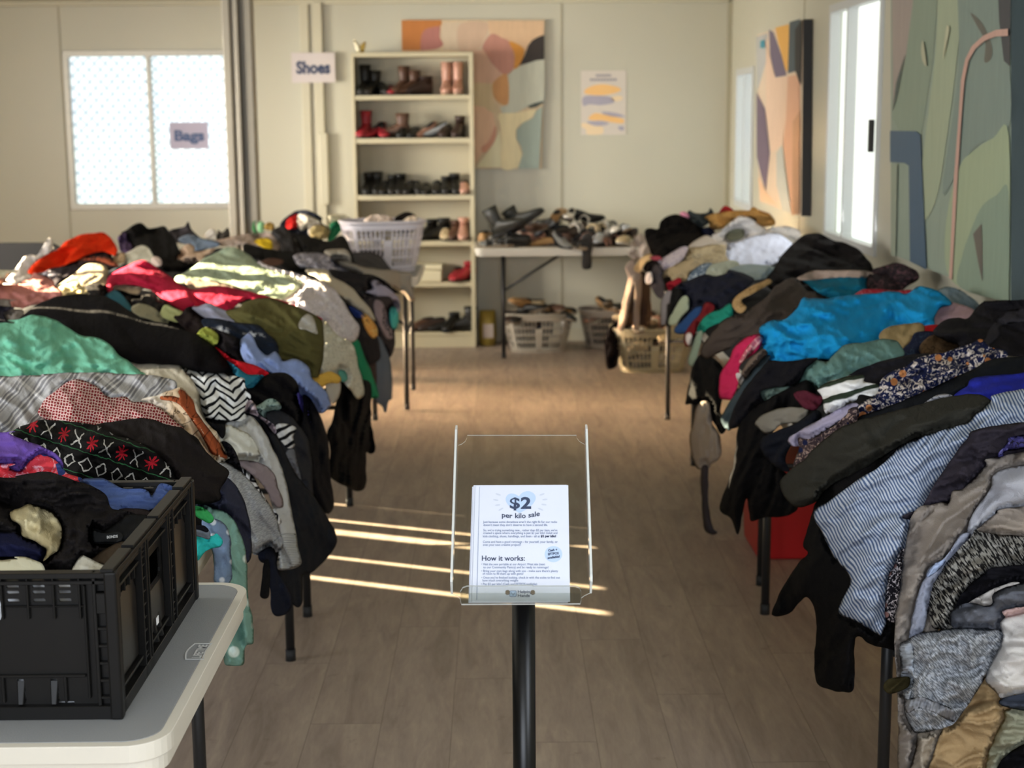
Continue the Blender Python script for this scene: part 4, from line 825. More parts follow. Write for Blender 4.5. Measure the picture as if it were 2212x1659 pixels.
def run_garments(text, groups):
    """every line: name | category | label | side | fabric | options | frame polygon; a line starting with + is a part of the garment above it"""
    items = []
    for ln in text.strip().split('\n'):
        ln = ln.strip()
        if not ln or ln[0] == '#': continue
        if ln[0] == '+': items[-1][1].append([q.strip() for q in ln[1:].split('|')])
        else: items.append(([q.strip() for q in ln.split('|')], []))
    for idx in range(len(items)-1, -1, -1):
        (name, cat, label, side, mat, opts, poly), parts = items[idx]
        kw = {}
        for q in opts.split():
            a, b = q.split('='); kw[a] = b if a == 'style' else float(b)
        sd = side if side in BOXES else float(side); fr, pl = poly.split(' ', 1)
        o, hs = build_cloth(name, parse(fr, pl), sd, fab(mat), seed=idx*7+len(label), **kw); tag(o, label, cat, groups.get(side))
        for j, (pn, pm, ppoly) in enumerate(parts):
            fr, pl = ppoly.split(' ', 1)
            if pm[:2] == 'T:':
                (xa, ya), (xb, yb) = parse(fr, pl); hp, hD = hs; dd = hD[np.argmin(((hp-np.array([(xa+xb)/2, (ya+yb)/2]))**2).sum(1))]-.03
                bm = bmesh.new(); textmesh(bm, pm[2:], lambda u_, v_: CAMP+ray(xa+u_, ya+(yb-ya)*u_/(xb-xa)-v_)*dd, 8, 0, -2, w=xb-xa, bold=.25)
                q_ = obj(pn.split(';')[0], bm, plain('woven_white', 'd9d9d6', .7), o); q_['label'] = pn.split(';')[1]; continue
            p_, _ = build_cloth(pn.split(';')[0], parse(fr, pl), 0, fab(pm), parent=o, host=hs, seed=j)
            if ';' in pn: p_['label'] = pn.split(';')[1]
# ------------------------------------------------------------------ garments, listed from the back of each heap to the front
LEFT = '''
jacket|jacket|charcoal jacket on skyline of left heap, its corner poking up before the back window|L|p:2e2a2c|k=.3|a2 870,260 1000,225 1100,200 1150,130 1200,240 1330,370 1420,420 1300,470 1000,450 870,360
cap|cap|small dark cap beside the steel post on left heap|L|p:35312d|k=.2|a2 1590,290 1600,250 1660,290 1740,220 1775,300 1770,400 1700,430 1580,420
sock|sock|small white bundle left of the dark cap by steel post|L|p:c9c4bd|k=.2|a2 1410,310 1500,240 1570,290 1560,390 1430,400
blouse|blouse|taupe pink blouse lying at foot of the steel post|L|p:a8978c|k=.3 style=c|x 462,520 500,512 545,502 582,502 600,514 608,535 590,544 560,534 520,530 480,532
scarf|scarf|small yellow scarf on far left heap near steel post|L|p:d8b62c|k=.2|a3 50,470 150,435 260,450 285,560 200,570 110,520
shopping_bag|bag|small green bag on far left heap right beside steel post|9.4|p:2f7a45|k=.2|a3 35,240 100,225 112,355 45,360
cup|cup|small pale green cup between the green bag and brown bundle|9.4|p:8fbf90|k=.2|a3 105,235 175,240 172,355 108,355
beanie|hat|small brown and mustard beanie on far left heap|9.4|p:7a6130|k=.2|a3 185,270 240,232 300,260 300,330 195,330
blouse|blouse|pale cream blouse top behind green cardigan on far left heap|L|p:d2c8a8|k=.3|a3 970,150 1080,130 1200,140 1240,200 1180,250 1010,240
backpack|backpack|navy rimmed bag at highest point of the far left heap|L|p:33343c|k=.3 thick=1.5|a3 370,290 450,170 600,85 760,88 905,180 900,240 1000,330 900,460 700,470 500,420
t_shirt|t-shirt|bright red piece of shirt inside navy bag on far left heap|L|p:c42a26|k=.2|a3 445,265 500,180 580,138 612,150 610,290 490,325
t_shirt|t-shirt|cream printed shirt beside the red piece on far left heap|L|fl:d8cdb8:b9a48e:8a5a40:.05|k=.2 style=c|a3 600,145 700,135 850,190 910,250 860,300 830,400 740,390 715,310 660,340 600,295
scarf|scarf|mustard cream scarf under the cream printed shirt|L|p:b9a675|k=.2 style=c|a3 770,300 900,270 990,330 985,425 880,450 765,425
cardigan|cardigan|deep green cardigan left of the white laundry basket|L|p:2f7a55|k=.2|a3 1010,250 1130,215 1165,290 1100,400 1010,480 975,440 1010,350
sweater|sweater|black sweater filling the hollow left of white laundry basket|L|p:1c1a18|k=.4|a3 540,370 760,420 1000,470 1140,400 1230,480 1290,640 1330,790 1230,780 1000,630 640,630 590,500
jacket|jacket|charcoal jacket below the navy bag on far left heap|L|p:3a3839|k=.3|a3 265,345 400,285 490,330 580,470 640,590 660,650 480,660 390,610 385,510 325,430
trousers|trousers|black trousers stretched behind the sage green sweater|L|p:161413|k=.4|a3 -80,500 0,510 200,560 420,600 560,620 640,720 720,860 640,870 520,850 380,780 240,710 0,670 -80,600
scarf|scarf|small brown scarf on black trousers of left heap|L|p:5b4238|k=.3|a3 110,745 250,685 410,705 390,770 220,780
t_shirt|t-shirt|crumpled taupe bag like shirt against foot of the laundry basket|L|p:a39a8c|k=.2|a3 930,600 1060,570 1190,570 1260,640 1265,750 1180,750 1050,730
shirt|shirt|grey lavender printed shirt in front of taupe shirt on far left heap|L|fl:7e7a82:b5b0b6:4a4648:.06|k=.3 style=c|a3 550,640 750,612 960,640 1080,730 1230,820 1210,870 1000,850 700,800 620,800 560,720
sheet|sheet|warm grey sheet hanging off the table end below the laundry basket|L|p:948c80|k=.5 style=s|a3 1050,690 1250,730 1400,780 1600,820 1990,860 2030,1000 2075,1190 2000,1220 1900,1100 1700,1000 1500,920 1200,820
cardigan|cardigan|black cardigan running down to walkway before the grey sheet|L|p:262324|k=.4|a3 980,830 1220,850 1500,890 1650,940 1830,1080 1880,1130 1700,1130 1400,1200 1200,1020
blouse|blouse|lavender white blouse near far end of left walkway edge|L|p:a9a4b6|k=.4|a3 1510,980 1600,960 1800,1110 1885,1230 1880,1360 1820,1340 1560,1160 1460,1110 1540,1060
t_shirt|t-shirt|dark tee with pink print hanging at far left walkway edge|L|p:2b282c|k=.5|a5 1900,20 2100,0 2165,60 2170,200 2185,400 2150,570 2080,580 2000,430 1900,200 1840,60
+print;pinkish print|p:8f8085|a5 1985,40 2060,60 2120,200 2165,380 2110,415 2040,300 1985,150
swimsuit|swimwear|small turquoise swimsuit at far end of left walkway edge|L|p:4fb0ac|k=.3|a5 2135,120 2200,105 2220,220 2195,310 2145,290
jeans|jeans|slate blue jeans hanging lowest near far end of left row|L|p:57616e|k=.5 style=h|a5 1950,380 2040,390 2115,540 2150,720 2160,960 2120,1000 2108,1100 2085,1110 2060,1060 1985,980 1970,800 1980,600
skirt|skirt|dark brown skirt beside slate blue hanging jeans|L|p:3d2f2c|k=.4|a5 1910,600 1990,590 2005,700 2005,860 1960,830
jumper|jumper|long cream jumper sleeve crossing down beside the black cardigan|L|p:b5ab98|k=.5 style=h|a3 690,820 860,820 980,840 1040,920 1250,1030 1500,1310 1580,1470 1480,1440 1350,1350 1150,1170 860,940 740,890
t_shirt|t-shirt|black tee with blue and orange print hanging on left walkway edge|L|p:1d1c1f|k=.5|a5 1710,70 1860,140 1930,220 2020,400 2045,560 1990,640 1900,640 1800,450 1740,260
+print;blue printed band|p:2c3e7c|a5 1740,90 1860,150 1880,210 1790,185
+print;orange printed panel|fl:e0a052:e7c77a:c96f3a:.03|a5 1860,180 1920,180 2005,290 2018,380 1960,400 1895,300
cardigan|cardigan|green cardigan sleeve hanging as a narrow strip over walkway|L|p:1f7d57|k=.5 style=h|a5 1720,430 1830,420 1885,560 1955,720 2030,940 1985,975 1925,950 1870,790 1790,590
dress|dress|black lace dress hanging nearly to floor on left walkway edge|L|p:0d0c0c|k=.5 style=h amp=1.3|D 840,60 1000,60 1008,200 1012,300 1034,430 1005,455 982,455 982,620 940,655 880,635 820,605 782,560 788,440 772,340 800,270 820,170
dress|dress|large white lace dress cascading toward walkway beside the sage sweater|L|fl:cfc6c6:bdb4b3:d9d2d0:.03|k=.5 style=c|C 560,450 640,480 760,520 850,540 940,570 1060,600 1150,660 1230,760 1290,860 1352,950 1345,1050 1280,1085 1200,1065 1120,1010 1060,930 950,870 800,800 700,740 640,640
blouse|blouse|cream lace blouse hanging below the large white lace dress|L|fl:cdc8b4:b8b4a0:ddd9c8:.03|k=.5 style=c|C 1060,900 1180,1020 1290,1080 1335,1180 1345,1260 1375,1350 1395,1450 1385,1500 1340,1515 1290,1455 1230,1385 1200,1340 1060,1330 1020,1290 1050,1150
scarf|scarf|small teal scarf end on the cream lace blouse|L|p:5fa090|k=.3|C 1195,1300 1250,1305 1265,1370 1220,1385
sock|sock|pale grey sock hanging under yellow scrap of cloth|L|p:b9b2a4|k=.3|C 1100,1390 1200,1380 1210,1470 1155,1565 1105,1480
scarf|scarf|yellow scrap of cloth between olive jacket and cream lace blouse|L|p:dcb04e|k=.3|C 990,1350 1050,1330 1130,1305 1210,1350 1195,1400 1120,1400 1060,1430 1005,1405
jeans|jeans|light blue denim jeans near skyline right of the black coat|L|p:7c8ca3|k=.3|a2 990,385 1100,340 1220,325 1330,370 1600,430 1600,500 1400,545 1260,570 1180,480 1040,440
blouse|blouse|beige pink blouse below light blue denim on left heap|L|p:c4a992|k=.3 style=c|a2 970,650 1040,540 1150,460 1240,500 1250,570 1340,570 1550,530 1500,600 1410,640 1340,740 1200,770 1050,720
coat|coat|large black coat forming a tall lump on the left skyline|L|p:181615|k=.35 thick=1.6|a2 140,310 230,250 330,180 430,140 500,170 560,225 690,215 800,205 870,270 960,400 1030,560 1060,600 1000,640 1000,730 1260,760 1020,880 960,940 780,850 700,760 600,640 540,560 330,560 240,480 180,380
scarf|scarf|purple patterned scarf left of the large black coat|L|fl:41344a:6d5680:a98fb8:.06|k=.3|a2 100,360 170,300 225,285 260,400 330,520 280,590 230,610 140,570 110,450
t_shirt|t-shirt|sunlit white tee in front of the large black coat|L|p:dcdacb|k=.35|a2 170,630 300,565 400,495 480,475 555,515 610,600 650,690 620,750 500,750 340,770 280,810 210,760 190,690
sock|sock|small pale pink bundle right of the sunlit white tee|L|p:d2bdb4|k=.2|a2 595,700 660,645 745,690 755,775 680,800 610,770
scarf|scarf|tan scarf end between the orange and white garments|L|p:a58d70|k=.3|a2 10,680 90,605 200,600 210,720 110,760 20,740
hat|hat|dark brown hat with rust band under the orange garment|L|p:2e2224|k=.4|a1 960,760 1250,640 1400,560 1600,530 1730,560 1770,680 1860,760 1750,800 1650,840 1400,760 1200,800 1080,790
+band;rust coloured band|p:a3543c|a1 1200,655 1500,600 1640,620 1790,685 1850,765 1700,735 1500,670 1350,670
sweater|sweater|bright orange sweater at left, highest of that part of heap|L|p:f2401c|k=.35 lam=.09|a1 415,850 480,740 600,640 680,560 860,520 960,430 1060,350 1250,270 1400,245 1600,230 1700,290 1800,420 1830,520 1790,600 1730,570 1600,530 1400,570 1150,690 960,760 800,820 600,870 500,890
blouse|blouse|sunlit white and peach blouse left of the orange sweater|L|p:f0e4da|k=.35 style=c|a1 40,1070 120,940 180,880 240,800 330,690 370,620 470,575 570,590 650,480 740,335 810,330 820,430 830,510 720,580 620,650 500,750 430,860 500,880 510,930 340,1010 240,1060
t_shirt|t-shirt|cream tee at left frame edge beside white and peach blouse|L|p:e3dcbd|k=.3|a1 -80,820 60,815 140,880 80,970 0,1030 -80,1040
jacket|jacket|charcoal jacket with pale print below the orange sweater|L|p:332c31|k=.35|a1 620,910 800,790 1000,765 1210,755 1190,860 1010,990 890,1065 840,1070 800,1010 680,950
+print;white printed mark|p:a9a2ab|a1 650,880 740,830 850,850 920,880 840,905 720,900
trousers|trousers|khaki taupe trousers right of the charcoal jacket on left heap|L|p:a0917a|k=.35|a1 850,1080 1000,990 1200,850 1330,740 1500,700 1630,745 1695,850 1660,950 1670,1100 1550,1110 1400,1120 1330,1190 1200,1110 1000,1070
blouse|blouse|pale yellow frilled blouse below khaki trousers|L|p:d6c494|k=.35 style=c amp=1.6 lam=.04|a1 900,1120 1000,1045 1150,1005 1240,1000 1260,1060 1340,1080 1390,1180 1230,1230 1100,1240 960,1250
blouse|blouse|dusty pink satin blouse at left frame edge|L|p:b87a72|k=.4 style=c amp=1.3|a1 -80,1080 200,1040 330,1000 480,930 520,850 620,885 830,985 860,1060 920,1100 975,1200 900,1270 700,1310 560,1360 400,1400 220,1440 130,1400 -80,1400
t_shirt|t-shirt|grey tee under the dusty pink blouse at left frame edge|L|p:7f7873|k=.4 style=c|a1 -80,1260 60,1270 150,1310 200,1410 300,1420 380,1450 350,1580 250,1659 100,1680 0,1680 -80,1600
trousers|trousers|navy trousers corner at left frame edge behind the green cardigan|L|p:25232d|k=.4|a1 -90,1340 0,1370 60,1480 100,1600 60,1700 -90,1700
trousers|trousers|black floral trousers behind the teal scrap on left heap|L|fl:1a1716:2b2522:6a5f52:.05|k=.4|x 183,625 200,612 240,618 290,636 330,636 350,650 390,662 412,676 415,725 380,725 350,708 320,700 280,695 250,665 220,648
blouse|blouse|beige blouse edge just below the crimson jacket|L|p:b5a186|k=.3|a2 -10,1080 200,1060 440,1085 420,1210 300,1210 170,1160 0,1140
sweater|sweater|sage green sweater lit by sun above the crimson jacket|L|p:98a48c|k=.4 lam=.1|x 376,602 400,588 425,570 440,558 470,543 492,534 516,538 540,552 560,568 600,585 640,600 656,612 644,628 615,645 590,652 545,640 500,630 455,620 415,616 388,612
t_shirt|t-shirt|taupe tee edge between sage sweater and crimson jacket|L|p:8b7868|k=.4|x 400,606 430,604 470,608 520,622 540,634 500,640 450,636 415,630
jacket|jacket|long crimson jacket stretched across middle of the left heap|L|p:a31d38|k=.45 lam=.09|x 229,624 233,600 262,580 300,564 322,566 342,580 372,600 394,616 420,626 468,617 520,625 575,640 630,655 690,684 688,692 600,662 545,646 520,654 492,674 478,672 450,660 415,666 398,672 385,668 350,645 320,624 285,616 250,616 240,634
scarf|scarf|teal blue pointed scrap on the big black blazer|L|p:3d7387|k=.4|a1 1620,1245 1760,1130 1850,1160 1960,1270 2060,1410 2080,1500 1950,1450 1800,1340
cardigan|cardigan|taupe and sage knit cardigan below crimson jacket|L|p:98947c|k=.4 style=c|a2 300,1410 400,1350 560,1380 680,1440 720,1480 800,1495 890,1560 850,1650 760,1670 600,1600 400,1540 320,1480
sock|sock|pale lime folded cloth beside taupe and sage cardigan|L|p:b4ba84|k=.3|a2 745,1460 810,1365 940,1415 1095,1490 1070,1580 1010,1640 880,1610 750,1540
scarf|scarf|black brown curled scarf right of the pale lime cloth|L|p:241c1c|k=.4 style=c amp=1.4|a5 60,190 130,180 180,115 230,95 300,125 350,200 385,300 365,370 300,390 200,340 120,260
jeans|jeans|pale lavender grey jeans leg tip between crimson and olive garments|L|p:a3a6bd|k=.4|a2 1200,1420 1340,1380 1480,1345 1600,1410 1760,1470 1890,1530 1920,1590 1860,1660 1770,1630 1600,1590 1400,1560
jacket|jacket|thick olive green jacket bulging toward walkway|L|p:57522f|k=.4 lam=.13 bul=1.5 thick=1.5|a5 560,140 700,105 740,55 850,25 980,15 1080,45 1200,85 1350,145 1430,185 1495,260 1508,400 1500,560 1480,660 1450,770 1385,770 1350,680 1290,640 1180,620 1070,590 1000,520 900,420 760,320 650,240
+logo;pale printed logo|p:bdb8ae|a5 1260,255 1330,170 1400,200 1445,350 1400,350 1330,320 1270,310
jeans|jeans|dark navy jeans below the olive green jacket|L|p:1d2432|k=.4|a5 330,220 500,215 640,245 800,260 900,290 985,370 1060,450 1070,540 1020,570 960,590 880,540 700,480 500,380 380,320
sweater|sweater|black sweater behind the red and teal edges of the left heap|L|p:171315|k=.4|a5 360,290 520,330 680,400 730,440 730,520 780,620 780,680 600,640 470,540 420,430
scarf|scarf|lime green scrap left of the black sweater|L|p:9ca349|k=.3|a5 285,375 380,295 505,380 455,480 380,450
shirt|shirt|light blue shirt whose sleeve flops over the left walkway edge|L|p:8a9ccb|k=.5 style=c|a5 700,430 755,370 800,355 835,420 880,500 960,560 1040,530 1095,590 1115,620 1200,595 1290,615 1365,690 1385,780 1445,830 1520,900 1565,1000 1565,1050 1480,1115 1400,1070 1330,1000 1260,960 1180,900 1150,800 1060,760 950,730 860,710 780,670 720,570
t_shirt|t-shirt|bright red piece of shirt above teal shirt on left heap|L|p:c71f2a|k=.4|a5 455,480 560,550 620,600 760,632 860,665 985,740 900,770 780,760 700,710 590,650
t_shirt|t-shirt|dark teal shirt edge under the bright red piece|L|p:2b6f84|k=.4|a5 540,600 620,635 700,695 780,745 930,755 910,840 835,890 770,880 730,810 640,740
sweater|sweater|black fluffy sweater above the striped cuffs at left walkway edge|L|p:100e10|k=.5|a5 720,880 830,870 920,770 1000,735 1130,730 1210,780 1260,850 1280,980 1310,1050 1340,1150 1380,1260 1390,1330 1300,1330 1200,1220 1080,1110 1000,1060 900,1040 850,1030
blouse|blouse|violet blouse strip hanging beside the black coat|L|p:5f55a8|k=.4 style=h|a5 1250,920 1310,970 1405,1080 1418,1200 1405,1315 1368,1335 1345,1250 1305,1130 1270,1040
coat|coat|long black coat hanging with its hem over the front walkway|L|p:131215|k=.5 style=h|D 640,130 700,180 745,280 775,370 785,500 795,620 808,740 760,775 700,690 670,560 650,440 630,330 640,220
scarf|scarf|teal and white floral scarf scrap above the striped cuffs|L|fl:8fa39a:3c5552:d5d9cc:.03|k=.4 style=c|a5 840,1060 900,1025 960,985 1010,975 1065,1005 1098,1060 1055,1110 980,1120 950,1160 890,1120
track_jacket|jacket|charcoal track jacket with white striped cuff on left walkway edge|L|p:2c2c30|k=.5 style=h|D 440,230 500,215 560,235 620,300 665,370 685,480 695,640 690,680 630,640 570,520 530,430 500,360 460,290
+cuff;white cuff with black stripes|st:17171a:dedede:.022:.4|D 492,298 540,288 602,314 588,360 594,410 560,425 520,385 498,350
+panel;lighter grey panel|p:6a6b70|D 545,455 590,425 612,510 632,610 600,565
shirt|shirt|pink shirt collar with dark stripes above the light grey sweatshirt|L|st:c9b6bd:5c5660:.03:.75|k=.4|D 310,195 350,160 385,190 400,240 475,290 495,330 480,345 400,285 340,250
jacket|jacket|black rain jacket with pointed hem hanging low over front walkway|L|p:202125|k=.5 style=h lam=.11|D 330,235 400,255 480,335 540,440 600,560 680,660 750,760 824,930 700,1090 640,1110 635,1262 600,1282 560,1240 520,1190 490,1100 480,900 470,600 440,440 380,320
sweatshirt|sweatshirt|light grey sweatshirt with long sleeve hanging to its ribbed cuff|L|p:bcbcba|k=.5 style=h|D 170,330 240,270 340,245 405,295 475,420 535,560 575,740 600,870 612,960 630,1050 570,1080 498,1075 505,1000 515,900 490,800 440,640 380,540 300,480 210,420
+cuff;ribbed cuff|rib:b5b7b6:.006|D 500,1072 508,1000 518,900 596,885 612,960 628,1048 570,1076
t_shirt|t-shirt|off white tee draped over shoulder of the light grey sweatshirt|L|p:c6c5ba|k=.45|D 165,350 215,300 300,320 365,365 405,450 395,515 330,512 290,500 200,430
leggings|leggings|black and white zebra striped leggings strip under mauve shirt|L|chev:d9d9dc:1b1b1f:.03|k=.5|D 270,510 330,520 380,590 420,670 465,740 505,780 525,825 490,840 440,775 385,700 330,620 290,570
shirt|shirt|mauve shirt hanging between the zebra strip and grey sweatshirt|L|p:8c7f82|k=.45 style=h|D 280,490 400,500 475,550 505,630 535,735 490,738 450,670 400,600 340,550
t_shirt|t-shirt|black tee scrap between zebra print blouse and rust leaf shirt|L|p:121113|k=.4|a6 240,330 430,340 460,400 470,500 440,560 400,510 350,460 290,390
jumper|jumper|black jumper edge behind the grey marl joggers|L|p:1a191d|k=.45|a6 420,590 500,600 565,680 605,800 640,900 560,880 480,810 450,740
blouse|blouse|white blouse with bold black zigzag print on left heap|L|chev:dededb:17171a:.030|k=.5 style=c lam=.06 ang=0|a5 170,690 230,660 330,655 430,675 520,715 600,755 660,765 745,785 755,860 795,920 805,970 765,1010 745,1080 755,1165 700,1195 600,1190 500,1180 400,1170 330,1150 290,1050 270,960 250,880 190,800
blouse|blouse|cream white blouse left of the zigzag print blouse|L|p:cfc6b2|k=.45|x 250,775 265,765 290,760 315,768 350,770 374,776 394,798 414,820 428,845 436,880 445,915 425,905 400,880 370,870 340,850 300,830 265,805
blazer|blazer|big black blazer lying across left heap with its sleeve downhill|L|p:110f11|k=.42 style=s lam=.14 bul=1.4 thick=1.4|A 150,900 200,850 300,780 440,725 560,705 700,705 800,720 900,760 1000,830 1100,890 1200,920 1300,930 1420,980 1520,1010 1640,1090 1720,1170 1790,1260 1810,1310 1700,1320 1560,1310 1460,1290 1380,1260 1200,1250 1000,1230 700,1100 400,950 250,920
shirt|shirt|mint green cotton shirt crumpled at left frame edge|L|p:74b89c|k=.42 style=c amp=1.35 lam=.1 bul=1.2|a4 -120,430 0,400 80,380 200,360 330,318 420,315 520,335 640,380 760,450 900,540 1050,560 1180,610 1250,660 1330,760 1440,830 1500,880 1600,950 1690,1000 1600,1020 1300,1010 1000,1020 800,1020 500,1030 200,1060 0,1090 -120,1090
shirt|shirt|grey and white striped linen shirt spread below the mint shirt|L|plaid:dedcda:77767a:.042|k=.5 ang=40 lam=.1|x -30,825 40,812 90,808 140,806 190,804 240,806 320,810 374,820 382,842 368,868 330,862 290,880 240,890 150,895 105,905 80,930 50,948 10,943 -30,940
shirt|shirt|rust and cream leaf print shirt running down beside red print blouse|L|leaf:c9b193:ddd2c0:6b5846|k=.5 ang=60|a6 -330,190 -180,150 -60,100 30,75 70,90 115,130 175,200 215,290 275,380 335,460 385,490 395,530 445,620 495,720 505,745 430,785 375,775 330,750 260,640 180,540 60,480 -60,400 -200,300
+leaf_panel;rust coloured leaf swath|leaf:92492a:a65a36:5b2b18|a6 20,100 60,95 100,130 160,200 190,290 220,340 330,490 420,610 488,738 440,730 340,705 280,605 225,500 160,400 60,265 -40,200 -140,190 -150,160 -40,150 40,170
blouse|blouse|red and white net print blouse mounded on left heap|L|net:7c1e25:e8d2ca:.0065|k=.5 style=c lam=.08 bul=1.5 thick=1.6|a4 430,1430 470,1300 560,1205 680,1115 760,1058 860,1035 980,1055 1080,1115 1180,1205 1250,1235 1400,1225 1480,1285 1650,1295 1800,1365 1950,1495 2070,1590 2070,1660 1900,1680 1700,1600 1400,1600 1120,1640 900,1620 720,1560 560,1500
joggers|joggers|light grey marl joggers with gathered cuff hanging before navy jacket|L|marl:8d8f92:a9abae:500|k=.5 style=h|D 190,500 260,520 330,575 400,655 460,735 500,815 527,930 522,975 430,1003 358,988 340,900 335,820 300,720 240,640 195,580
+cuff;gathered cuff|rib:97999c:.008|D 362,935 440,948 525,900 522,972 430,1001 364,986
hoodie|hoodie|slate navy hoodie hanging behind the black crate|L|p:2e3040|k=.5 style=h|D 40,720 120,700 180,650 215,580 275,625 325,720 352,820 358,900 362,1000 342,1042 312,1038 305,960 285,880 235,820 150,800 60,790
trousers|trousers|navy black trousers hanging in folds lowest at front of left row|L|p:1b1e2a|k=.5 style=h|D 400,990 480,960 505,1090 560,1180 585,1262 545,1322 490,1335 468,1290 463,1220 452,1110 455,1060 410,1040
trousers|trousers|thin black trouser leg behind the navy black trousers|L|p:121214|k=.5|D 428,1040 458,1045 455,1222 408,1228 414,1150
pyjamas|pyjamas|mint pyjama trousers with white polka dots hanging past the grey table|L|dot:7fa79c:dfeeea:.045|k=.35 style=h|x 436,1095 465,1098 492,1108 515,1140 528,1180 534,1230 536,1290 546,1340 548,1388 530,1396 526,1436 498,1438 484,1428 486,1380 480,1300 468,1250 455,1180
t_shirt|t-shirt|blue grey tee with small white marks beside polka dot pyjamas|L|dot:7387a4:d5deea:.03|k=.35 dz=-.04|D 100,800 200,822 242,890 250,1000 248,1145 160,1150 160,1040 140,960 100,900
swimsuit|swimwear|turquoise swimsuit bunched on corner of the white table edge|L|p:2fb3b0|k=.3 style=c dz=-.08|D 50,860 95,895 150,898 172,886 204,920 192,955 150,965 110,985 60,1030
t_shirt|t-shirt|small grey garment with black neck label behind black crate|L|p:6f7883|k=.3 dz=-.1|D 45,845 105,850 135,880 128,918 85,905 45,890
+neck_label;black woven label|p:15151a|D 52,842 100,842 128,866 118,880 90,868 55,858
singlet|singlet|bright green strap of a singlet behind the black crate|L|p:3a9c57|k=.3 dz=-.06|D 40,738 100,745 155,800 135,830 90,812 40,775
jacket|jacket|black lightweight jacket slumped over corner behind black crate|L|p:1f1b1a|k=.45 lam=.1 bul=1.5 thick=1.5|B 700,480 900,445 1100,425 1250,475 1370,505 1480,615 1600,735 1705,815 1700,870 1650,950 1648,1035 1560,1065 1400,1065 1300,1000 1150,800 900,640 740,560
sweater|sweater|black knit sweater with white diamonds and red flowers behind the crate|L|fair:121111:a9a7a2:9c1c28|k=.5 ang=18 bul=1.4|B 80,560 130,500 200,475 260,448 330,436 480,446 740,486 860,552 1000,592 1120,652 1200,722 1275,800 1320,900 1200,960 900,960 700,960 500,930 440,830 400,740 280,660 160,620
'''
KRATE = '''
t_shirt|t-shirt|white tee pressed inside front of crate, showing through its slots and grip hole|2.242|p:d0d2d6|k=0 style=c amp=.35 bul=.2 thick=.15|x -120,1262 190,1260 195,1400 190,1515 100,1530 -120,1535
top|top|violet top at back of the black crate by the frame edge|K|p:6b4fa0|k=.5 dz=.10 style=c|B -100,540 0,530 60,535 140,575 250,615 350,655 425,700 468,760 470,830 400,840 300,760 220,790 120,840 60,840 -100,840
blouse|blouse|red, pink and blue floral print blouse at back of black crate|K|fl:d8434c:e9a9b4:39477e:.035|k=.5 style=c dz=.06|B -100,780 0,765 60,795 125,830 180,800 230,740 300,698 380,718 440,768 495,830 560,858 615,880 605,930 540,940 400,930 160,930 -100,930
hoodie|hoodie|blue hoodie folded at far end of the black crate|K|p:4a5b88|k=.5 bul=1.3 amp=.8|B 590,900 680,872 780,875 850,915 920,955 1050,955 1100,965 1135,1005 1195,915 1270,925 1305,960 1255,1045 1130,1110 1000,1150 850,1170 760,1120 680,1000
cardigan|cardigan|dark grey ribbed cardigan corner beside blue hoodie in black crate|K|p:312b2d|k=.5|B 880,1110 980,1100 1100,1110 1150,1150 1120,1210 1000,1230 900,1200
sweater|sweater|large black cable knit sweater filling the black crate|K|p:1d1a1a|k=.6 style=c amp=1.5 lam=.06 bul=1.6|B -100,880 0,870 100,860 200,840 330,825 440,845 560,895 700,935 790,1000 830,1100 960,1120 1090,1190 1060,1290 990,1350 900,1380 760,1430 640,1500 560,1590 400,1600 320,1600 200,1520 0,1450 -100,1450
briefs|underwear|charcoal briefs with white lettered waistband in black crate|K|p:1c1d1f|k=.5 dz=-.02|B 680,1255 700,1235 780,1270 900,1190 960,1150 1125,1160 1110,1240 1010,1330 880,1365 700,1360 685,1310
+waistband|p:2b2c2e|B 690,1262 780,1280 905,1275 905,1345 780,1352 700,1350
+lettering;small white BONDS lettering|T:BONDS|B 797,1318 878,1310
sock|sock|sheer brown stocking beside the white tissue in black crate|K|p:4a3f34|k=.5 dz=-.02|B 660,1490 800,1400 920,1345 965,1380 945,1450 880,1530 820,1560 720,1540
tissue|tissue|crumpled white tissue at front edge of the black crate|K|p:d5d3c8|k=.5 style=c dz=-.03|B 530,1590 600,1455 650,1465 720,1500 835,1550 820,1610 600,1620
top|top|navy mesh top at left front of black crate|K|p:1a1c36|k=.6 dz=-.02|B -100,1270 0,1275 100,1285 250,1345 345,1400 378,1445 320,1500 200,1480 80,1460 -100,1470
camisole|top|crumpled cream camisole on the black knit in crate|K|p:cfc29a|k=.6 style=c dz=-.045 bul=1.5|B 80,1125 150,1095 210,1070 300,1085 400,1135 455,1220 465,1300 445,1400 375,1455 320,1495 345,1420 290,1365 230,1330 160,1300 145,1225 85,1185
t_shirt|t-shirt|off white tee along front edge of the black crate|K|p:dddac2|k=.6 dz=-.05|B -100,1500 0,1485 100,1465 180,1465 280,1495 325,1530 330,1620 200,1640 -100,1640
'''
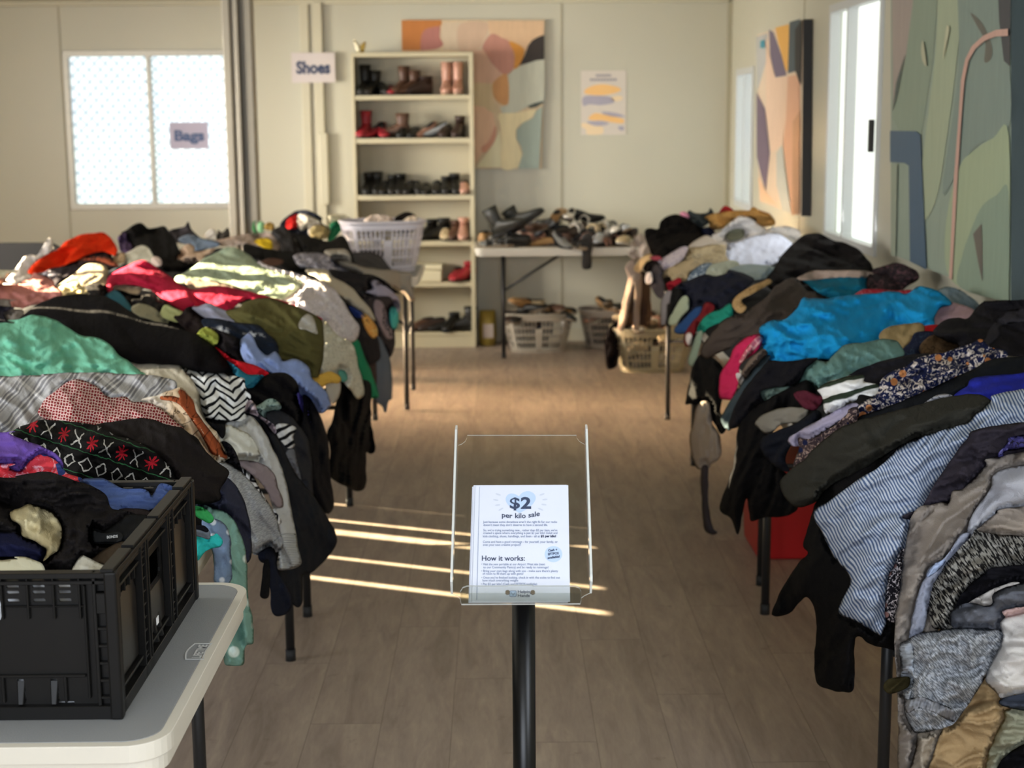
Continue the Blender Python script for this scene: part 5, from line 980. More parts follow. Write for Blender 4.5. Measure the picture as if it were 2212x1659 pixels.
RIGHT = '''
boot_sock|sock|dark grey bundle at back corner end of right heap|R|p:3d4140|k=.3|a7 1110,240 1160,150 1250,190 1400,180 1440,120 1490,200 1450,290 1300,400 1150,440 1130,320
cap|cap|small pink cap on far right heap behind the black heap|R|p:d98fa5|k=.2|a7 1030,190 1080,165 1140,190 1160,250 1090,260
beanie|hat|small red beanie on far right heap near back corner|R|p:a3292c|k=.2|a7 1560,200 1620,95 1700,110 1750,160 1690,215
trousers|trousers|tan trousers at far right of heap near the narrow window|R|p:b98c50|k=.35|a7 1370,230 1600,170 1800,150 1950,155 2000,105 2100,150 2240,210 2300,330 2100,380 1980,340 1900,260 1750,280 1650,350 1600,400 1440,400 1420,290
belt|belt|black belt coil between tan trousers and white shirt on right heap|R|p:1e1a18|k=.3|a7 1900,240 1980,225 2050,270 2040,310 1960,290
sweater|sweater|black fuzzy sweater heap at far end of right row|R|p:151210|k=.35 style=c thick=1.5 bul=1.3|a7 560,440 640,380 750,400 780,300 860,230 960,205 1050,218 1165,265 1200,300 1300,370 1380,400 1460,490 1300,560 1150,640 1000,700 880,790 800,830 690,800 610,620
t_shirt|t-shirt|navy tee scrap right of the black fuzzy sweater|R|p:242638|k=.3|a7 1310,400 1420,370 1500,430 1500,510 1400,500
shirt|shirt|off white shirt peaking below tan trousers on right heap|R|p:d8d3d0|k=.35|x 1536,512 1560,496 1585,476 1602,466 1625,472 1650,492 1672,500 1700,498 1690,520 1660,530 1620,530 1570,535
shirt|shirt|white shirt corner below the long right wall painting|R|p:d6d2cd|k=.35|x 1650,500 1690,488 1726,498 1730,512 1705,530 1670,526
scarf|scarf|grey olive scarf in the fold of the off white shirt|R|p:6b6c5c|k=.3|a7 1650,460 1760,395 1870,400 1890,500 1780,550 1670,540
shirt|shirt|bright white shirt beside the tall black coat on right heap|R|p:ccd0e0|k=.4 style=c|x 1560,532 1600,518 1640,506 1682,506 1714,530 1704,550 1684,564 1652,580 1630,590 1600,575 1566,565
jumper|jumper|pale taupe jumper left of white shirt on right heap|R|p:b7ab9d|k=.35|a7 1150,630 1300,515 1400,475 1520,550 1640,560 1660,640 1560,700 1300,720 1180,700
cardigan|cardigan|beige bobbly cardigan in middle of far right heap|R|fl:a99878:8d7f68:cbb88d:.05|k=.4 style=c amp=1.5|a7 1060,720 1170,640 1300,640 1450,600 1640,620 1650,740 1680,830 1500,880 1350,880 1150,830
blouse|blouse|lilac white floral blouse at left edge of far right heap|R|fl:c4b7ba:a397a4:d7cfd0:.04|k=.4|a7 680,870 760,815 900,725 1050,635 1140,645 1100,770 980,890 880,930 760,960
trousers|trousers|khaki trousers leg hanging over far right walkway edge|R|p:ab9877|k=.45|a7 725,1020 900,905 1100,815 1200,785 1370,860 1270,910 1160,970 1110,1080 950,1110 900,1030 780,1055
bra|bra|black bra curled below the cream strap at far right|R|p:1f1918|k=.3|a7 570,870 640,815 720,820 760,870 690,960 610,980 550,940
camisole|top|cream yellow strap curl at far end of right row|R|p:d5b483|k=.3|a7 420,930 500,800 600,735 670,735 655,800 565,870 500,980
scarf|scarf|small dusty red scarf below the black fuzzy sweater|R|p:9e4550|k=.3|a7 630,765 760,755 790,800 690,815
cardigan|cardigan|grey cardigan edge curling down at far right walkway corner|R|p:4a4446|k=.4|a7 620,1070 690,890 750,870 820,950 800,1040 830,1150 810,1310 740,1300 670,1200
sock|sock|small white tag like sock at end corner of right row|R|p:ddd2cc|k=.2|a7 590,985 660,975 668,1100 600,1130 570,1070
bandana|scarf|blue and white patterned bandana on far right heap|R|fl:5b6a7a:c1c9cf:2a3442:.03|k=.35|a7 1130,1080 1200,955 1320,865 1460,850 1460,940 1300,1030 1180,1100
blouse|blouse|pale sage blouse in centre of far right heap|R|p:aeb2a0|k=.35 style=c|a7 1380,980 1450,875 1600,835 1700,815 1820,845 1800,960 1660,1000 1600,1050 1420,1050
trousers|trousers|pale blue grey trousers below the bright white shirt|R|p:98a4a2|k=.4|a8 540,310 700,250 900,250 1080,295 1000,380 840,415 700,380 600,350
t_shirt|t-shirt|red tee scrap at far right walkway edge|R|p:96202c|k=.3|a7 855,1120 950,1075 1030,1040 1060,1095 960,1165 900,1220 860,1170
sock|sock|grey marl sock hanging vertical at far right walkway edge|R|p:8d8788|k=.3 style=h|a7 840,1240 920,1210 970,1280 950,1380 870,1400 862,1550 845,1660 780,1665 775,1450 790,1350
sweater|sweater|dark navy sweater heap over far right walkway edge|R|p:20212c|k=.45 style=c|a7 1020,1140 1150,1080 1300,1010 1420,1000 1500,1020 1640,990 1680,930 1780,950 1900,990 2030,1070 1930,1170 1830,1250 1770,1370 1730,1440 1560,1470 1480,1450 1350,1480 1280,1560 1180,1640 1100,1700 1000,1690 1040,1560 1100,1450 1090,1330 1030,1260
top|top|black top between the grey sock and pale green garment|R|p:171717|k=.4 style=h|a7 940,1210 1050,1200 1090,1300 1000,1400 900,1600 900,1680 850,1680 870,1500 890,1400
blouse|blouse|pale green blouse sleeve on dark navy sweater at far right|R|p:a9b196|k=.35|a7 990,1410 1080,1290 1150,1310 1155,1450 1070,1550 985,1665 890,1665 890,1590 950,1500
jeans|jeans|blue denim jeans under the navy sweater at far right|R|p:2b4a78|k=.4|RB 0,600 60,550 130,480 190,490 130,580 70,645 -5,645
sweater|sweater|maroon sweater sleeve with white end at far right walkway edge|R|p:6d1f22|k=.4|RB 55,650 90,590 150,520 180,455 225,450 245,490 175,570 125,650 95,725 58,725
+cuff;white end|p:d7c9c2|RB 62,655 95,645 106,700 84,728 64,705
top|top|sea green top sleeve above grey brown jacket on right heap|R|p:22806c|k=.4 style=c|RB 140,600 200,525 280,495 340,455 365,490 345,560 260,590 200,620 165,665 140,665
skirt|skirt|pale sage strip hanging at far right walkway edge|R|p:8c9a86|k=.4|RB 90,770 130,650 170,635 160,705 135,800 105,860 75,830
sweater|sweater|black sweater hanging at far right above the beige bag|R|p:141312|k=.5 style=h|x 1480,872 1488,830 1498,790 1512,765 1537,770 1556,785 1568,815 1562,850 1556,890 1568,905 1568,928 1558,938 1545,920 1530,898 1512,880 1492,872
bag|bag|beige cloth bag hanging from right heap toward the floor|R|p:9a8c7e|k=.4 style=h|RC 85,505 105,400 135,280 205,260 235,400 283,480 283,605 232,655 192,693 140,685 108,625
belt|belt|patterned dark belt dangling to floor below beige cloth bag|R|p:3a3538|k=.3 dz=.02|RC 160,680 205,680 206,900 235,1055 268,1088 228,1102 178,1060 162,850
coat|coat|tall black coat lump against right wall below the tall window|R|p:1c1918|k=.35 thick=1.8 bul=1.4 dz=-.1|RB 570,310 620,240 680,140 740,80 800,30 860,10 930,18 1000,55 1060,68 1150,105 1205,160 1250,220 1240,300 1000,320 860,330 760,360 680,380 600,370
jacket|jacket|grey brown jacket with long sleeve reaching down to the walkway|R|p:453c36|k=.45 lam=.1|RB 640,340 760,290 830,370 960,400 900,440 820,450 760,500 730,540 650,590 570,590 550,660 440,670 370,710 340,740 260,780 200,810 155,775 185,700 250,615 300,560 430,515 500,470 560,430 600,390
scarf|scarf|tan snake print scarf bent beside the tall black coat|R|fl:b08f62:8f6f45:cfae82:.03|k=.35|a8 980,400 900,435 800,475 700,535 620,600 595,680 640,750 700,760 745,705 705,660 695,620 800,565 900,505 1010,445
jacket|jacket|teal jacket edge with beige lining in front of tall black coat|R|p:1b6c88|k=.4|RB 810,300 1000,285 1215,285 1245,345 1170,410 1080,430 960,415 850,350
+lining;beige pink lining|p:b19a8b|RB 762,302 860,252 1000,246 1220,250 1238,290 1000,294 830,312
scarf|scarf|dark floral scarf bunched against wall above the bright blue shirt|R|fl:2f2729:5c4044:77606a:.05|k=.35 style=c|RB 1210,320 1255,240 1340,215 1400,198 1455,212 1530,250 1540,300 1470,350 1400,400 1300,400 1230,380
blouse|blouse|red floral strip showing behind the bright blue shirt|R|fl:a92738:c96a72:6d1420:.03|k=.3|RB 1130,420 1170,375 1250,365 1400,375 1500,370 1520,400 1400,420 1250,430
jeans|jeans|grey denim jeans against wall right of bright blue shirt|R|p:6a7678|k=.35|RB 1640,400 1700,355 1760,355 1850,400 1930,470 1890,520 1800,500 1720,470
t_shirt|t-shirt|dusty pink tee right of the bright blue shirt|R|p:b3949c|k=.35|RB 1620,600 1635,530 1680,475 1750,450 1820,465 1900,505 1860,590 1750,600 1690,630
shirt|shirt|bright blue linen shirt, largest blue garment on right heap|R|p:1b8cc4|k=.42 style=c amp=1.4 lam=.11 bul=1.4|RB 535,605 620,562 700,556 760,496 810,420 850,426 950,426 1100,405 1250,392 1400,380 1460,396 1540,350 1600,355 1680,385 1745,440 1755,465 1680,490 1645,545 1640,600 1560,600 1420,600 1350,640 1280,700 1180,730 1100,740 1000,800 980,820 900,815 800,815 640,835 608,840 585,800 555,740 540,660
scarf|scarf|small bright red patch of cloth right of beige linen shirt|R|p:b01c22|k=.3|RB 1540,610 1640,592 1690,600 1670,650 1560,660
shirt|shirt|beige linen shirt scrap below the bright blue shirt|R|p:95815c|k=.4 style=c|RB 1290,660 1360,605 1480,585 1565,585 1580,645 1510,720 1430,770 1340,730
t_shirt|t-shirt|dark navy leaf print tee between beige and leopard cloth|R|fl:1c2036:2c3a4c:4a3c3a:.03|k=.4|RB 1420,780 1490,700 1520,645 1620,635 1660,660 1600,740 1500,820
scarf|scarf|brown leopard print scarf behind the navy floral dress|R|fl:5b4630:3b2c1e:8a6b42:.03|k=.4 style=c|RB 1545,750 1590,680 1680,645 1760,650 1820,700 1820,780 1700,800 1600,810
fleece|fleece|black fleece piled at right frame edge above navy floral dress|R|p:1b191b|k=.42 lam=.12 bul=1.3 thick=1.4|RB 1630,640 1700,570 1790,550 1850,555 1900,495 1960,445 2050,440 2290,435 2290,800 2100,790 1980,760 1880,760 1820,770 1790,720 1700,690
+sleeve;charcoal sleeve|p:2b292d|RB 1940,720 2000,610 2080,530 2200,490 2290,480 2290,530 2150,580 2060,660 1980,730
hoodie|hoodie|sage teal hoodie crumpled below the bright blue shirt|R|p:5f7f79|k=.45 style=c amp=1.3|RB 730,975 755,880 795,825 850,805 900,815 960,825 1000,785 1080,715 1200,705 1300,685 1400,695 1450,760 1430,800 1290,850 1190,890 1110,940 1060,960 950,990 900,1000 850,960 800,985
sweater|sweater|black sweater edge between sage hoodie and navy floral dress|R|p:1a191d|k=.42|RB 1060,950 1200,860 1400,800 1560,775 1640,800 1560,860 1400,900 1330,930 1280,1000 1180,1020
skirt|skirt|sage rolled skirt end on the black trousers at right walkway edge|R|p:5d6f68|k=.35|RB 515,1030 555,975 640,970 730,985 670,1060 580,1085 525,1070
top|top|hot pink top hanging on far right walkway edge|R|p:c22a55|k=.45 style=c|RB 272,1035 285,900 345,800 368,740 440,675 520,652 556,675 530,745 445,815 405,855 405,930 385,1005 362,1068 300,1068
+net_panel;pale pink net panel|net:c9707c:e2a9a6:.02|RB 400,830 450,740 520,668 552,680 505,745 425,825
cardigan|cardigan|taupe cardigan strip beside the hot pink top|R|p:6b5b50|k=.4 style=h|RB 395,970 425,880 480,800 560,745 580,790 510,870 450,970 432,990
+edge;white end|p:d9cfc6|RB 380,905 412,905 445,960 425,985 400,960
trousers|trousers|slate grey trousers leg slanting down beside taupe cardigan|R|p:3d484d|k=.5 style=h|RB 285,1190 320,1115 400,995 470,895 560,795 600,800 520,920 450,1030 390,1150 350,1260 310,1250
trousers|trousers|black trousers between the slate leg and sage hoodie|R|p:17161a|k=.5|RB 330,1240 400,1060 500,920 590,825 700,825 900,805 830,870 770,970 640,990 540,1020 560,1090 500,1150 460,1200 400,1240
coat|coat|long black coat with pointed hem hanging low on right walkway|R|p:0f0e0f|k=.5 style=h lam=.1|RC 395,430 445,350 500,290 620,220 740,160 820,120 870,150 900,240 860,300 720,340 600,380 580,560 640,670 700,710 750,770 775,930 700,985 560,995 500,1015 470,1005 450,870 420,990 392,1105 350,1005 276,930 328,780 368,640
scarf|scarf|grey knitted scarf roll on the long black coat|R|p:7b766c|k=.4 style=c|RC 500,395 555,340 640,305 760,290 840,305 800,385 670,400 620,445 560,460 520,425
jumper|jumper|navy jumper folded over right walkway edge below grey scarf|R|p:15171f|k=.45|RC 535,495 640,445 760,395 880,310 930,350 880,440 760,500 700,620 720,700 640,680 580,620 555,600
scarf|scarf|dark maroon scarf tucked above the grey knitted scarf|R|p:4f1f2b|k=.35|RC 750,205 820,185 900,215 940,230 890,310 820,305 775,260
blouse|blouse|white blouse with green leaf bands on right heap|R|sv:d9d8d6:2c3529:.035:.68|k=.42|RC 900,175 1000,118 1185,85 1195,130 1290,150 1290,220 1170,215 1150,250 1090,280 1030,330 950,330 930,230
shirt|shirt|lilac shirt strip under the floral dress on right heap|R|p:9a93a8|k=.42|RC 712,495 800,435 960,345 1060,290 1145,265 1160,310 1060,370 920,460 810,530 740,540
dress|dress|navy, white and orange floral ruffled dress across right heap|R|fl:1a1f3e:cfc3ba:b5784a:.028|k=.42 style=c amp=1.8 lam=.05|RB 1110,1150 1200,1080 1280,1030 1300,955 1360,895 1480,845 1560,795 1660,775 1720,765 1800,735 1870,715 1940,685 2000,735 2105,765 2070,825 1960,850 1860,920 1760,960 1650,1030 1500,1080 1350,1130 1240,1160 1150,1200
skirt|skirt|brown and navy floral ruffle skirt end over right walkway edge|R|fl:3a2f33:9c857b:1a1f3e:.02|k=.45 style=c amp=1.8 lam=.04|RC 745,660 780,560 775,485 850,495 960,440 1080,345 1095,305 1155,295 1160,370 1080,440 980,530 870,625 790,700
trousers|trousers|long black trousers leg above the olive black jacket|R|p:16181c|k=.42 lam=.12|RB 1160,1180 1300,1130 1500,1050 1700,960 1900,870 2100,800 2290,780 2290,890 2100,930 1900,1010 1800,1080 1650,1140 1450,1200 1250,1300 1180,1270
t_shirt|t-shirt|royal blue tee wedge at right frame edge|R|p:23298a|k=.42|RB 1750,1070 1850,985 2000,915 2290,870 2290,1000 2120,1090 2020,1120 1900,1110
t_shirt|t-shirt|small grey tee edge beside the royal blue tee|R|p:8d8c90|k=.35|RC 1570,280 1640,225 1720,208 1775,235 1740,280 1650,300
jacket|jacket|olive black jacket with wide sleeve end facing walkway|R|p:2c2b26|k=.45 lam=.13 bul=1.5 thick=1.5|RC 662,765 735,685 825,612 925,512 1045,422 1180,372 1400,312 1560,272 1700,232 1900,208 1985,235 2040,290 1980,360 1850,450 1700,500 1560,540 1450,620 1350,720 1230,820 1100,870 1000,880 930,870 880,900 800,928 740,918 685,855
jumper|jumper|long black jumper with hanging sleeve under the striped shirt|R|p:0d0c0c|k=.5 style=h lam=.12|x 1668,1320 1690,1270 1722,1220 1745,1195 1735,1178 1748,1130 1765,1080 1800,1045 1850,1020 1900,990 1950,960 1990,950 1980,1040 1960,1160 1935,1300 1935,1400 1930,1404 1880,1392 1862,1376 1848,1378 1846,1400 1844,1486 1820,1495 1795,1490 1760,1464 1763,1335 1742,1290 1712,1320 1690,1330 1672,1330
shirt|shirt|blue and white fine striped shirt spread over right heap|R|st:a7adb8:4a5a76:.0064:.5|k=.5 ang=148 lam=.11 bul=1.2|x 1757,1110 1786,1084 1820,1060 1861,1030 1899,1009 1929,982 1943,965 1987,945 2038,928 2089,914 2106,897 2140,870 2174,846 2235,810 2235,905 2190,920 2150,940 2110,965 2080,1000 2055,1040 2030,1080 2005,1110 1985,1140 1965,1180 1950,1220 1935,1260 1922,1310 1908,1368 1895,1368 1870,1354 1845,1340 1811,1322 1828,1280 1836,1248 1803,1205 1783,1165
trousers|trousers|dark violet grey trousers between striped shirt and taupe blouse|R|p:2b272e|k=.45|RC 1430,990 1560,925 1620,825 1700,695 1780,585 1850,495 2000,415 2290,320 2290,560 2120,620 2000,720 1920,800 1860,880 1780,900 1700,980 1600,1010 1500,1010
+lace_edge;violet blue lace edge|fl:3a3768:25222e:6a66a0:.02|RC 2040,600 2100,530 2212,468 2280,440 2280,520 2180,560 2080,620
dress|dress|black floral dress sliver behind the taupe satin blouse|R|fl:1b191d:d3c8c8:8f6a64:.02|k=.4 style=h|RD 1225,570 1228,420 1248,280 1288,200 1335,90 1390,120 1380,400 1340,590 1260,600
blouse|blouse|long taupe satin blouse hanging down past the frame bottom|R|p:7f7770|k=.5 style=h lam=.1 amp=1.3|x 1942,1690 1940,1560 1936,1450 1932,1360 1945,1260 1955,1180 1974,1106 2030,1086 2050,1086 2056,1060 2080,1056 2100,1036 2130,1006 2160,986 2235,950 2235,1120 2200,1150 2120,1180 2080,1220 2050,1280 2030,1340 2020,1400 2010,1450 1990,1480 1985,1560 1990,1690
blouse|blouse|sheer light grey blouse panel at right frame edge|R|p:a3a4ab|k=.45 style=s|x 2086,1168 2100,1112 2138,1060 2180,1010 2235,972 2235,1092 2185,1102 2150,1118 2112,1148
shirt|shirt|pale lavender shirt twisted below the sheer light grey blouse|R|p:9599a8|k=.4 style=h|RD 1500,300 1550,200 1640,155 1700,80 1760,-20 1830,-20 1790,130 1720,230 1620,320 1560,420 1530,560 1470,730 1400,750 1410,600 1470,360
+label;blue and white garment label|p:a9b9d8|RD 1512,285 1560,200 1650,160 1640,200 1560,270
trousers|trousers|stone coloured trousers with stitched seam at right frame edge|R|p:8f8479|k=.4 amp=.5|x 2108,1146 2150,1112 2190,1096 2235,1082 2235,1192 2190,1184 2150,1172 2112,1162
sweater|sweater|black and white marled knit sweater at right frame edge|R|marl:1f1e1e:8e8b84:260|k=.45 ang=-35 amp=1.3|x 2012,1352 2008,1290 2030,1238 2060,1198 2092,1166 2112,1142 2150,1154 2235,1180 2235,1240 2190,1270 2130,1300 2090,1340 2070,1372 2040,1362
t_shirt|t-shirt|black tee showing through fold of the marled sweater|R|p:17161a|k=.4|x 2055,1336 2078,1282 2120,1244 2180,1222 2235,1212 2235,1270 2160,1300 2100,1325 2065,1355
t_shirt|t-shirt|off white tee sliver between black tee and grey cotton hoodie|R|p:c9c2bb|k=.4|x 2078,1315 2130,1280 2172,1262 2204,1260 2190,1300 2120,1330
hoodie|hoodie|grey cotton hoodie sleeve above the grey fleece cuffs|R|p:5e6068|k=.4|x 2052,1326 2090,1302 2140,1308 2180,1266 2235,1222 2235,1400 2150,1400 2070,1390
trousers|trousers|beige linen trousers at bottom below the grey fleece|R|p:9c9182|k=.4 style=h|x 1965,1700 1978,1610 1992,1566 2050,1556 2060,1600 2040,1700
trousers|trousers|light tan chino trousers below the grey fleece cuffs|R|p:a08763|k=.4 style=h lam=.1|x 2012,1700 2020,1620 2040,1570 2085,1515 2125,1460 2170,1490 2220,1490 2235,1560 2200,1640 2180,1700
trousers|trousers|pale olive trousers at bottom right corner|R|p:8e8d78|k=.4 style=h|x 2128,1700 2138,1620 2168,1556 2200,1525 2235,1495 2235,1650 2195,1700
trousers|trousers|black trousers in the bottom right corner|R|p:141316|k=.4|x 2178,1700 2206,1610 2240,1550 2240,1700
joggers|joggers|light grey fleece joggers with two gathered cuffs at bottom right|R|marl:6f7277:a2a5aa:380|k=.45 style=c lam=.07 amp=1.3 bul=1.6 thick=1.6|x 1942,1394 1958,1384 1975,1373 2010,1364 2090,1356 2180,1366 2190,1400 2150,1440 2122,1475 2092,1522 2062,1562 2040,1572 2000,1582 1974,1580 1954,1542 1953,1510 1944,1480 1946,1440
+cuff;gathered elastic cuff|rib:9fa5ae:.009|x 1943,1396 1962,1388 1972,1400 1974,1450 1968,1500 1956,1512 1946,1478 1947,1440
+cuff;gathered elastic cuff|rib:84858a:.009|x 1955,1515 1990,1505 2030,1520 2062,1535 2060,1560 2020,1540 1985,1530 1960,1540
t_shirt|t-shirt|pale pink tee sliver at right edge above white sweatshirt|R|p:c8a8a2|k=.4|x 2172,1336 2195,1312 2240,1296 2240,1340 2190,1352
sweatshirt|sweatshirt|thick white sweatshirt sleeves at bottom right frame edge|R|p:c9c4bf|k=.45 bul=1.5 thick=1.5 amp=.5|x 2128,1468 2148,1420 2168,1378 2188,1330 2240,1304 2240,1490 2205,1506 2172,1516 2150,1494
scarf|scarf|dark denim scarf end below white sweatshirt at frame edge|R|p:3a3f4a|k=.4|x 2185,1502 2240,1468 2240,1545 2205,1535
umbrella_handle|handle|olive wooden handle poking out beside the grey fleece joggers|R|p:3a3420|k=.2 dz=.02|x 1908,1480 1924,1466 1962,1462 1962,1484 1928,1498 1912,1494
'''  # the grey patch in the off white shirt is fold shade built as cloth
FARR = '''
scarf|scarf|black scarf drooping from basket to floor at far right|9.7|p:130f10|k=.2 style=h|x 1310,792 1306,740 1320,702 1350,690 1385,690 1345,722 1338,762 1332,790 1320,798
handbag|handbag|brown handbag with two long pale straps hanging at far right|8.3|p:3e3028|k=.2 style=s|x 1338,704 1352,640 1362,600 1385,585 1402,600 1406,660 1404,706 1370,700
+strap;long pale strap|p:a89688|x 1336,712 1334,702 1348,640 1356,600 1350,575 1370,560 1377,590 1367,622 1360,664 1348,712
+strap;long pale strap|p:a89688|x 1367,708 1371,640 1369,590 1386,590 1385,650 1381,710 1373,714
blouse|blouse|cream and grey straps tangled at right end of shoe table|10.15|p:b0a398|k=.2 style=c|x 1356,545 1366,520 1385,505 1400,520 1412,545 1400,560 1380,560 1372,562 1366,560
basket_liner|clothes|black clothes showing above rim of the white laundry basket|8.78|p:16130f|k=.1|a3 1140,310 1160,240 1240,170 1330,235 1640,275 1850,260 2050,270 2050,360 1640,345 1180,345
t_shirt|t-shirt|white and peach tee on top of the white laundry basket|8.70|p:e0cbb8|k=.1 style=c|a3 1430,210 1520,145 1700,145 1810,200 1860,265 1780,295 1600,280 1450,255
jumper|jumper|black jumper at back of the white laundry basket|8.80|p:1a1512|k=.1|a3 1810,190 1950,105 2065,130 2090,190 1950,215 1870,255
t_shirt|t-shirt|cream tee at right end of the white laundry basket|8.70|p:dcc8ae|k=.1 style=c|a3 1890,250 1990,165 2075,155 2100,240 2000,295
'''
run_garments(KRATE, {'K': 'clothes inside the black crate'})
run_garments(LEFT, {'L': 'clothes heaped on the left tables'})
run_garments(RIGHT, {'R': 'clothes heaped on the right tables'})
run_garments(FARR, {})
# packed clothes under both heaps, coloured dark in place of shade between garments
def core(name, label, x0, x1, y0, y1, ztop, seed):
    nx, ny = 26, 110; bm = bmesh.new(); X, Y = np.meshgrid(np.linspace(x0, x1, nx), np.linspace(y0, y1, ny), indexing='ij')
    e = np.minimum(np.minimum(X-x0, x1-X)/.16, np.minimum(Y-y0, y1-Y)/.2); e = np.clip(e, 0, 1); h = .748+(ztop-.748)*np.sqrt(1-(1-e)**2)+.05*e*gn(X/.17, Y/.17, seed)+.03*e*ridge(gn(X/.08, Y/.1, seed+3))
    V = [[bm.verts.new((X[i, j], Y[i, j], max(.747, h[i, j]))) for j in range(ny)] for i in range(nx)]
    for i in range(nx-1):
        for j in range(ny-1): bm.faces.new((V[i][j], V[i+1][j], V[i+1][j+1], V[i][j+1])).smooth = True
    W = {}
    ring = [(i, 0) for i in range(nx)]+[(nx-1, j) for j in range(1, ny)]+[(i, ny-1) for i in range(nx-2, -1, -1)]+[(0, j) for j in range(ny-2, 0, -1)]
    lo = [bm.verts.new((V[i][j].co.x, V[i][j].co.y, .7465)) for i, j in ring]
    for k in range(len(ring)):
        a, b = ring[k], ring[(k+1) % len(ring)]; bm.faces.new((V[a[0]][a[1]], V[b[0]][b[1]], lo[(k+1) % len(ring)], lo[k]))
    bm.faces.new(lo); o = obj(name, bm, plain('shade_dark_cloth', '1b191b', .9, bump=(30, .4, .004), var=.3)); tag(o, label, 'clothes', kind='stuff')
core('clothes_pile', 'packed clothes inside the left heap, coloured dark as shade between other garments', -2.06, -.60, 2.90, 9.0, .845, 3)
core('clothes_pile', 'packed clothes inside the right heap, coloured dark as shade between other garments', .82, 1.54, 3.12, 8.2, .865, 8)
# ------------------------------------------------------------------ shoes
def shoe(kind, col, loc, rz=0, rx=0, ry=0, L=.25, label='', group=None, sole='1c1a19', h=None):
    P = empty({'boot': 'boot', 'ankle': 'ankle_boot', 'flat': 'flat_shoe', 'sneaker': 'sneaker', 'heel': 'heeled_shoe', 'sandal': 'sandal'}[kind], (0, 0, 0), label, 'shoe', group)
    m = plain('shoe_'+col, col, .5, var=.08); ms = plain('sole_'+sole, sole, .6); W = .042*L/.25; nS = 14
    def rings(st, mi=0):
        bm = bmesh.new(); R = []
        for y, w_, z0, z1 in st:
            R.append([(w_*math.copysign(abs(math.cos(t))**.8, math.cos(t)), y*L, (z0+z1)/2+(z1-z0)/2*math.copysign(abs(math.sin(t))**.8, math.sin(t))) for t in [2*math.pi*k/nS for k in range(nS)]])
        loft(bm, R); return bm
    raise_ = .06 if kind == 'heel' else 0
    hz = lambda y: raise_*max(0, 1-y/.55)**1.2
    so = [(0, .45), (.04, .75), (.2, .82), (.4, .72), (.6, .92), (.78, 1.05), (.92, .8), (1, .35)]
    bm = rings([(y, W*k, hz(y)+.001, hz(y)+.016 if kind != 'heel' else hz(y)+.008) for y, k in so]); obj('sole', bm, ms, P)
    if kind in ('sneaker', 'flat', 'heel'):
        tz = {'sneaker': 1.0, 'flat': .72, 'heel': .68}[kind]
        bm = rings([(y, W*k*.97, hz(y)+.01, hz(y)*.9+z_*tz+.012) for y, k, z_ in ((.0, .4, .05), (.03, .72, .075), (.18, .8, .078), (.38, .74, .075), (.52, .84, .068), (.68, .98, .052), (.84, 1.0, .038), (.95, .68, .027), (1, .3, .016))]); obj('upper', bm, m, P)
        bm = rings([(y, W*k, hz(y)*.95+.06*tz+.005, hz(y)*.9+z_*tz+.0145) for y, k, z_ in ((.07, .2, .079), (.12, .5, .080), (.28, .58, .079), (.4, .5, .077), (.47, .2, .072))]); obj('insole_opening', bm, plain('shoe_inside', '1b1614', .9), P)
        if kind == 'heel':
            bm = bmesh.new(); tube(bm, [(0, .03*L, .066), (0, .05*L, .002)], [.016, .007], 10); obj('heel', bm, ms, P)
    elif kind in ('boot', 'ankle'):
        H = h or (.34 if kind == 'boot' else .16)
        bm = rings([(y, W*k*.97, .01, z_+.012) for y, k, z_ in ((.0, .4, .06), (.03, .75, .10), (.2, .82, .105), (.36, .8, .095), (.5, .86, .074), (.68, .98, .055), (.84, 1.0, .042), (.95, .68, .030), (1, .3, .018))]); obj('upper', bm, m, P)
        bm = bmesh.new(); loft(bm, [[(W*a*math.cos(t), L*.2+L*b_*math.sin(t), z_) for t in [2*math.pi*k/16 for k in range(16)]] for a, b_, z_ in ((.78, .19, .06), (.8, .185, .11), (.84, .19, H*.6+.02), (.98, .22, H), (.9, .2, H), (.85, .18, H-.05))], cap=True); obj('shaft', bm, m, P)
        bm = bmesh.new(); box(bm, -W*.62, W*.62, .005, L*.24, 0, .022); obj('heel', bm, ms, P, bevel=.004)
    else:
        for y, hh, th in ((.74, .042, 0), (.60, .05, .25), (.18, .07, 0)):
            bm = bmesh.new(); tube(bm, [(W*math.cos(t), L*y+L*th*.3*math.cos(t), .012+hh*math.sin(t)) for t in [math.pi*k/9 for k in range(10)]], .0045 if y != .74 else .008, 8); obj('strap', bm, m, P)
        bm = bmesh.new(); tube(bm, [(W*.8*math.cos(t), L*.13-L*.1*math.sin(t), .06) for t in [math.pi*k/8 for k in range(9)]], .004, 6); obj('strap', bm, m, P)
    P.location = loc; P.rotation_euler = (math.radians(rx), math.radians(ry), math.radians(rz)); return P
ORD = ['leftmost', 'second from left', 'third from left', 'fourth from left', 'fifth from left', 'sixth from left', 'seventh from left', 'eighth from left', 'ninth from left', 'tenth from left', 'eleventh from left', 'twelfth from left']
CN = {'0': 'black', 'b': 'brown', 't': 'tan', 'r': 'red', 'w': 'white', 'p': 'pale pink', 'g': 'grey', 'c': 'cream', 'd': 'dark brown', 's': 'silver', 'n': 'navy'}
CC = {'0': '14130f', 'b': '5b4030', 't': 'a9814f', 'r': 'a02530', 'w': 'dbd5c8', 'p': 'c0917c', 'g': '6f6f6c', 'c': 'c9b48c', 'd': '33231c', 's': 'a9acae', 'n': '2b3242'}
KN = {'boot': 'tall boot', 'ankle': 'ankle boot', 'flat': 'flat shoe', 'sneaker': 'sneaker', 'heel': 'heeled shoe', 'sandal': 'sandal'}
SHELF = ['top shelf', 'second shelf', 'third shelf', 'fourth shelf', 'fifth shelf', 'lowest shelf']
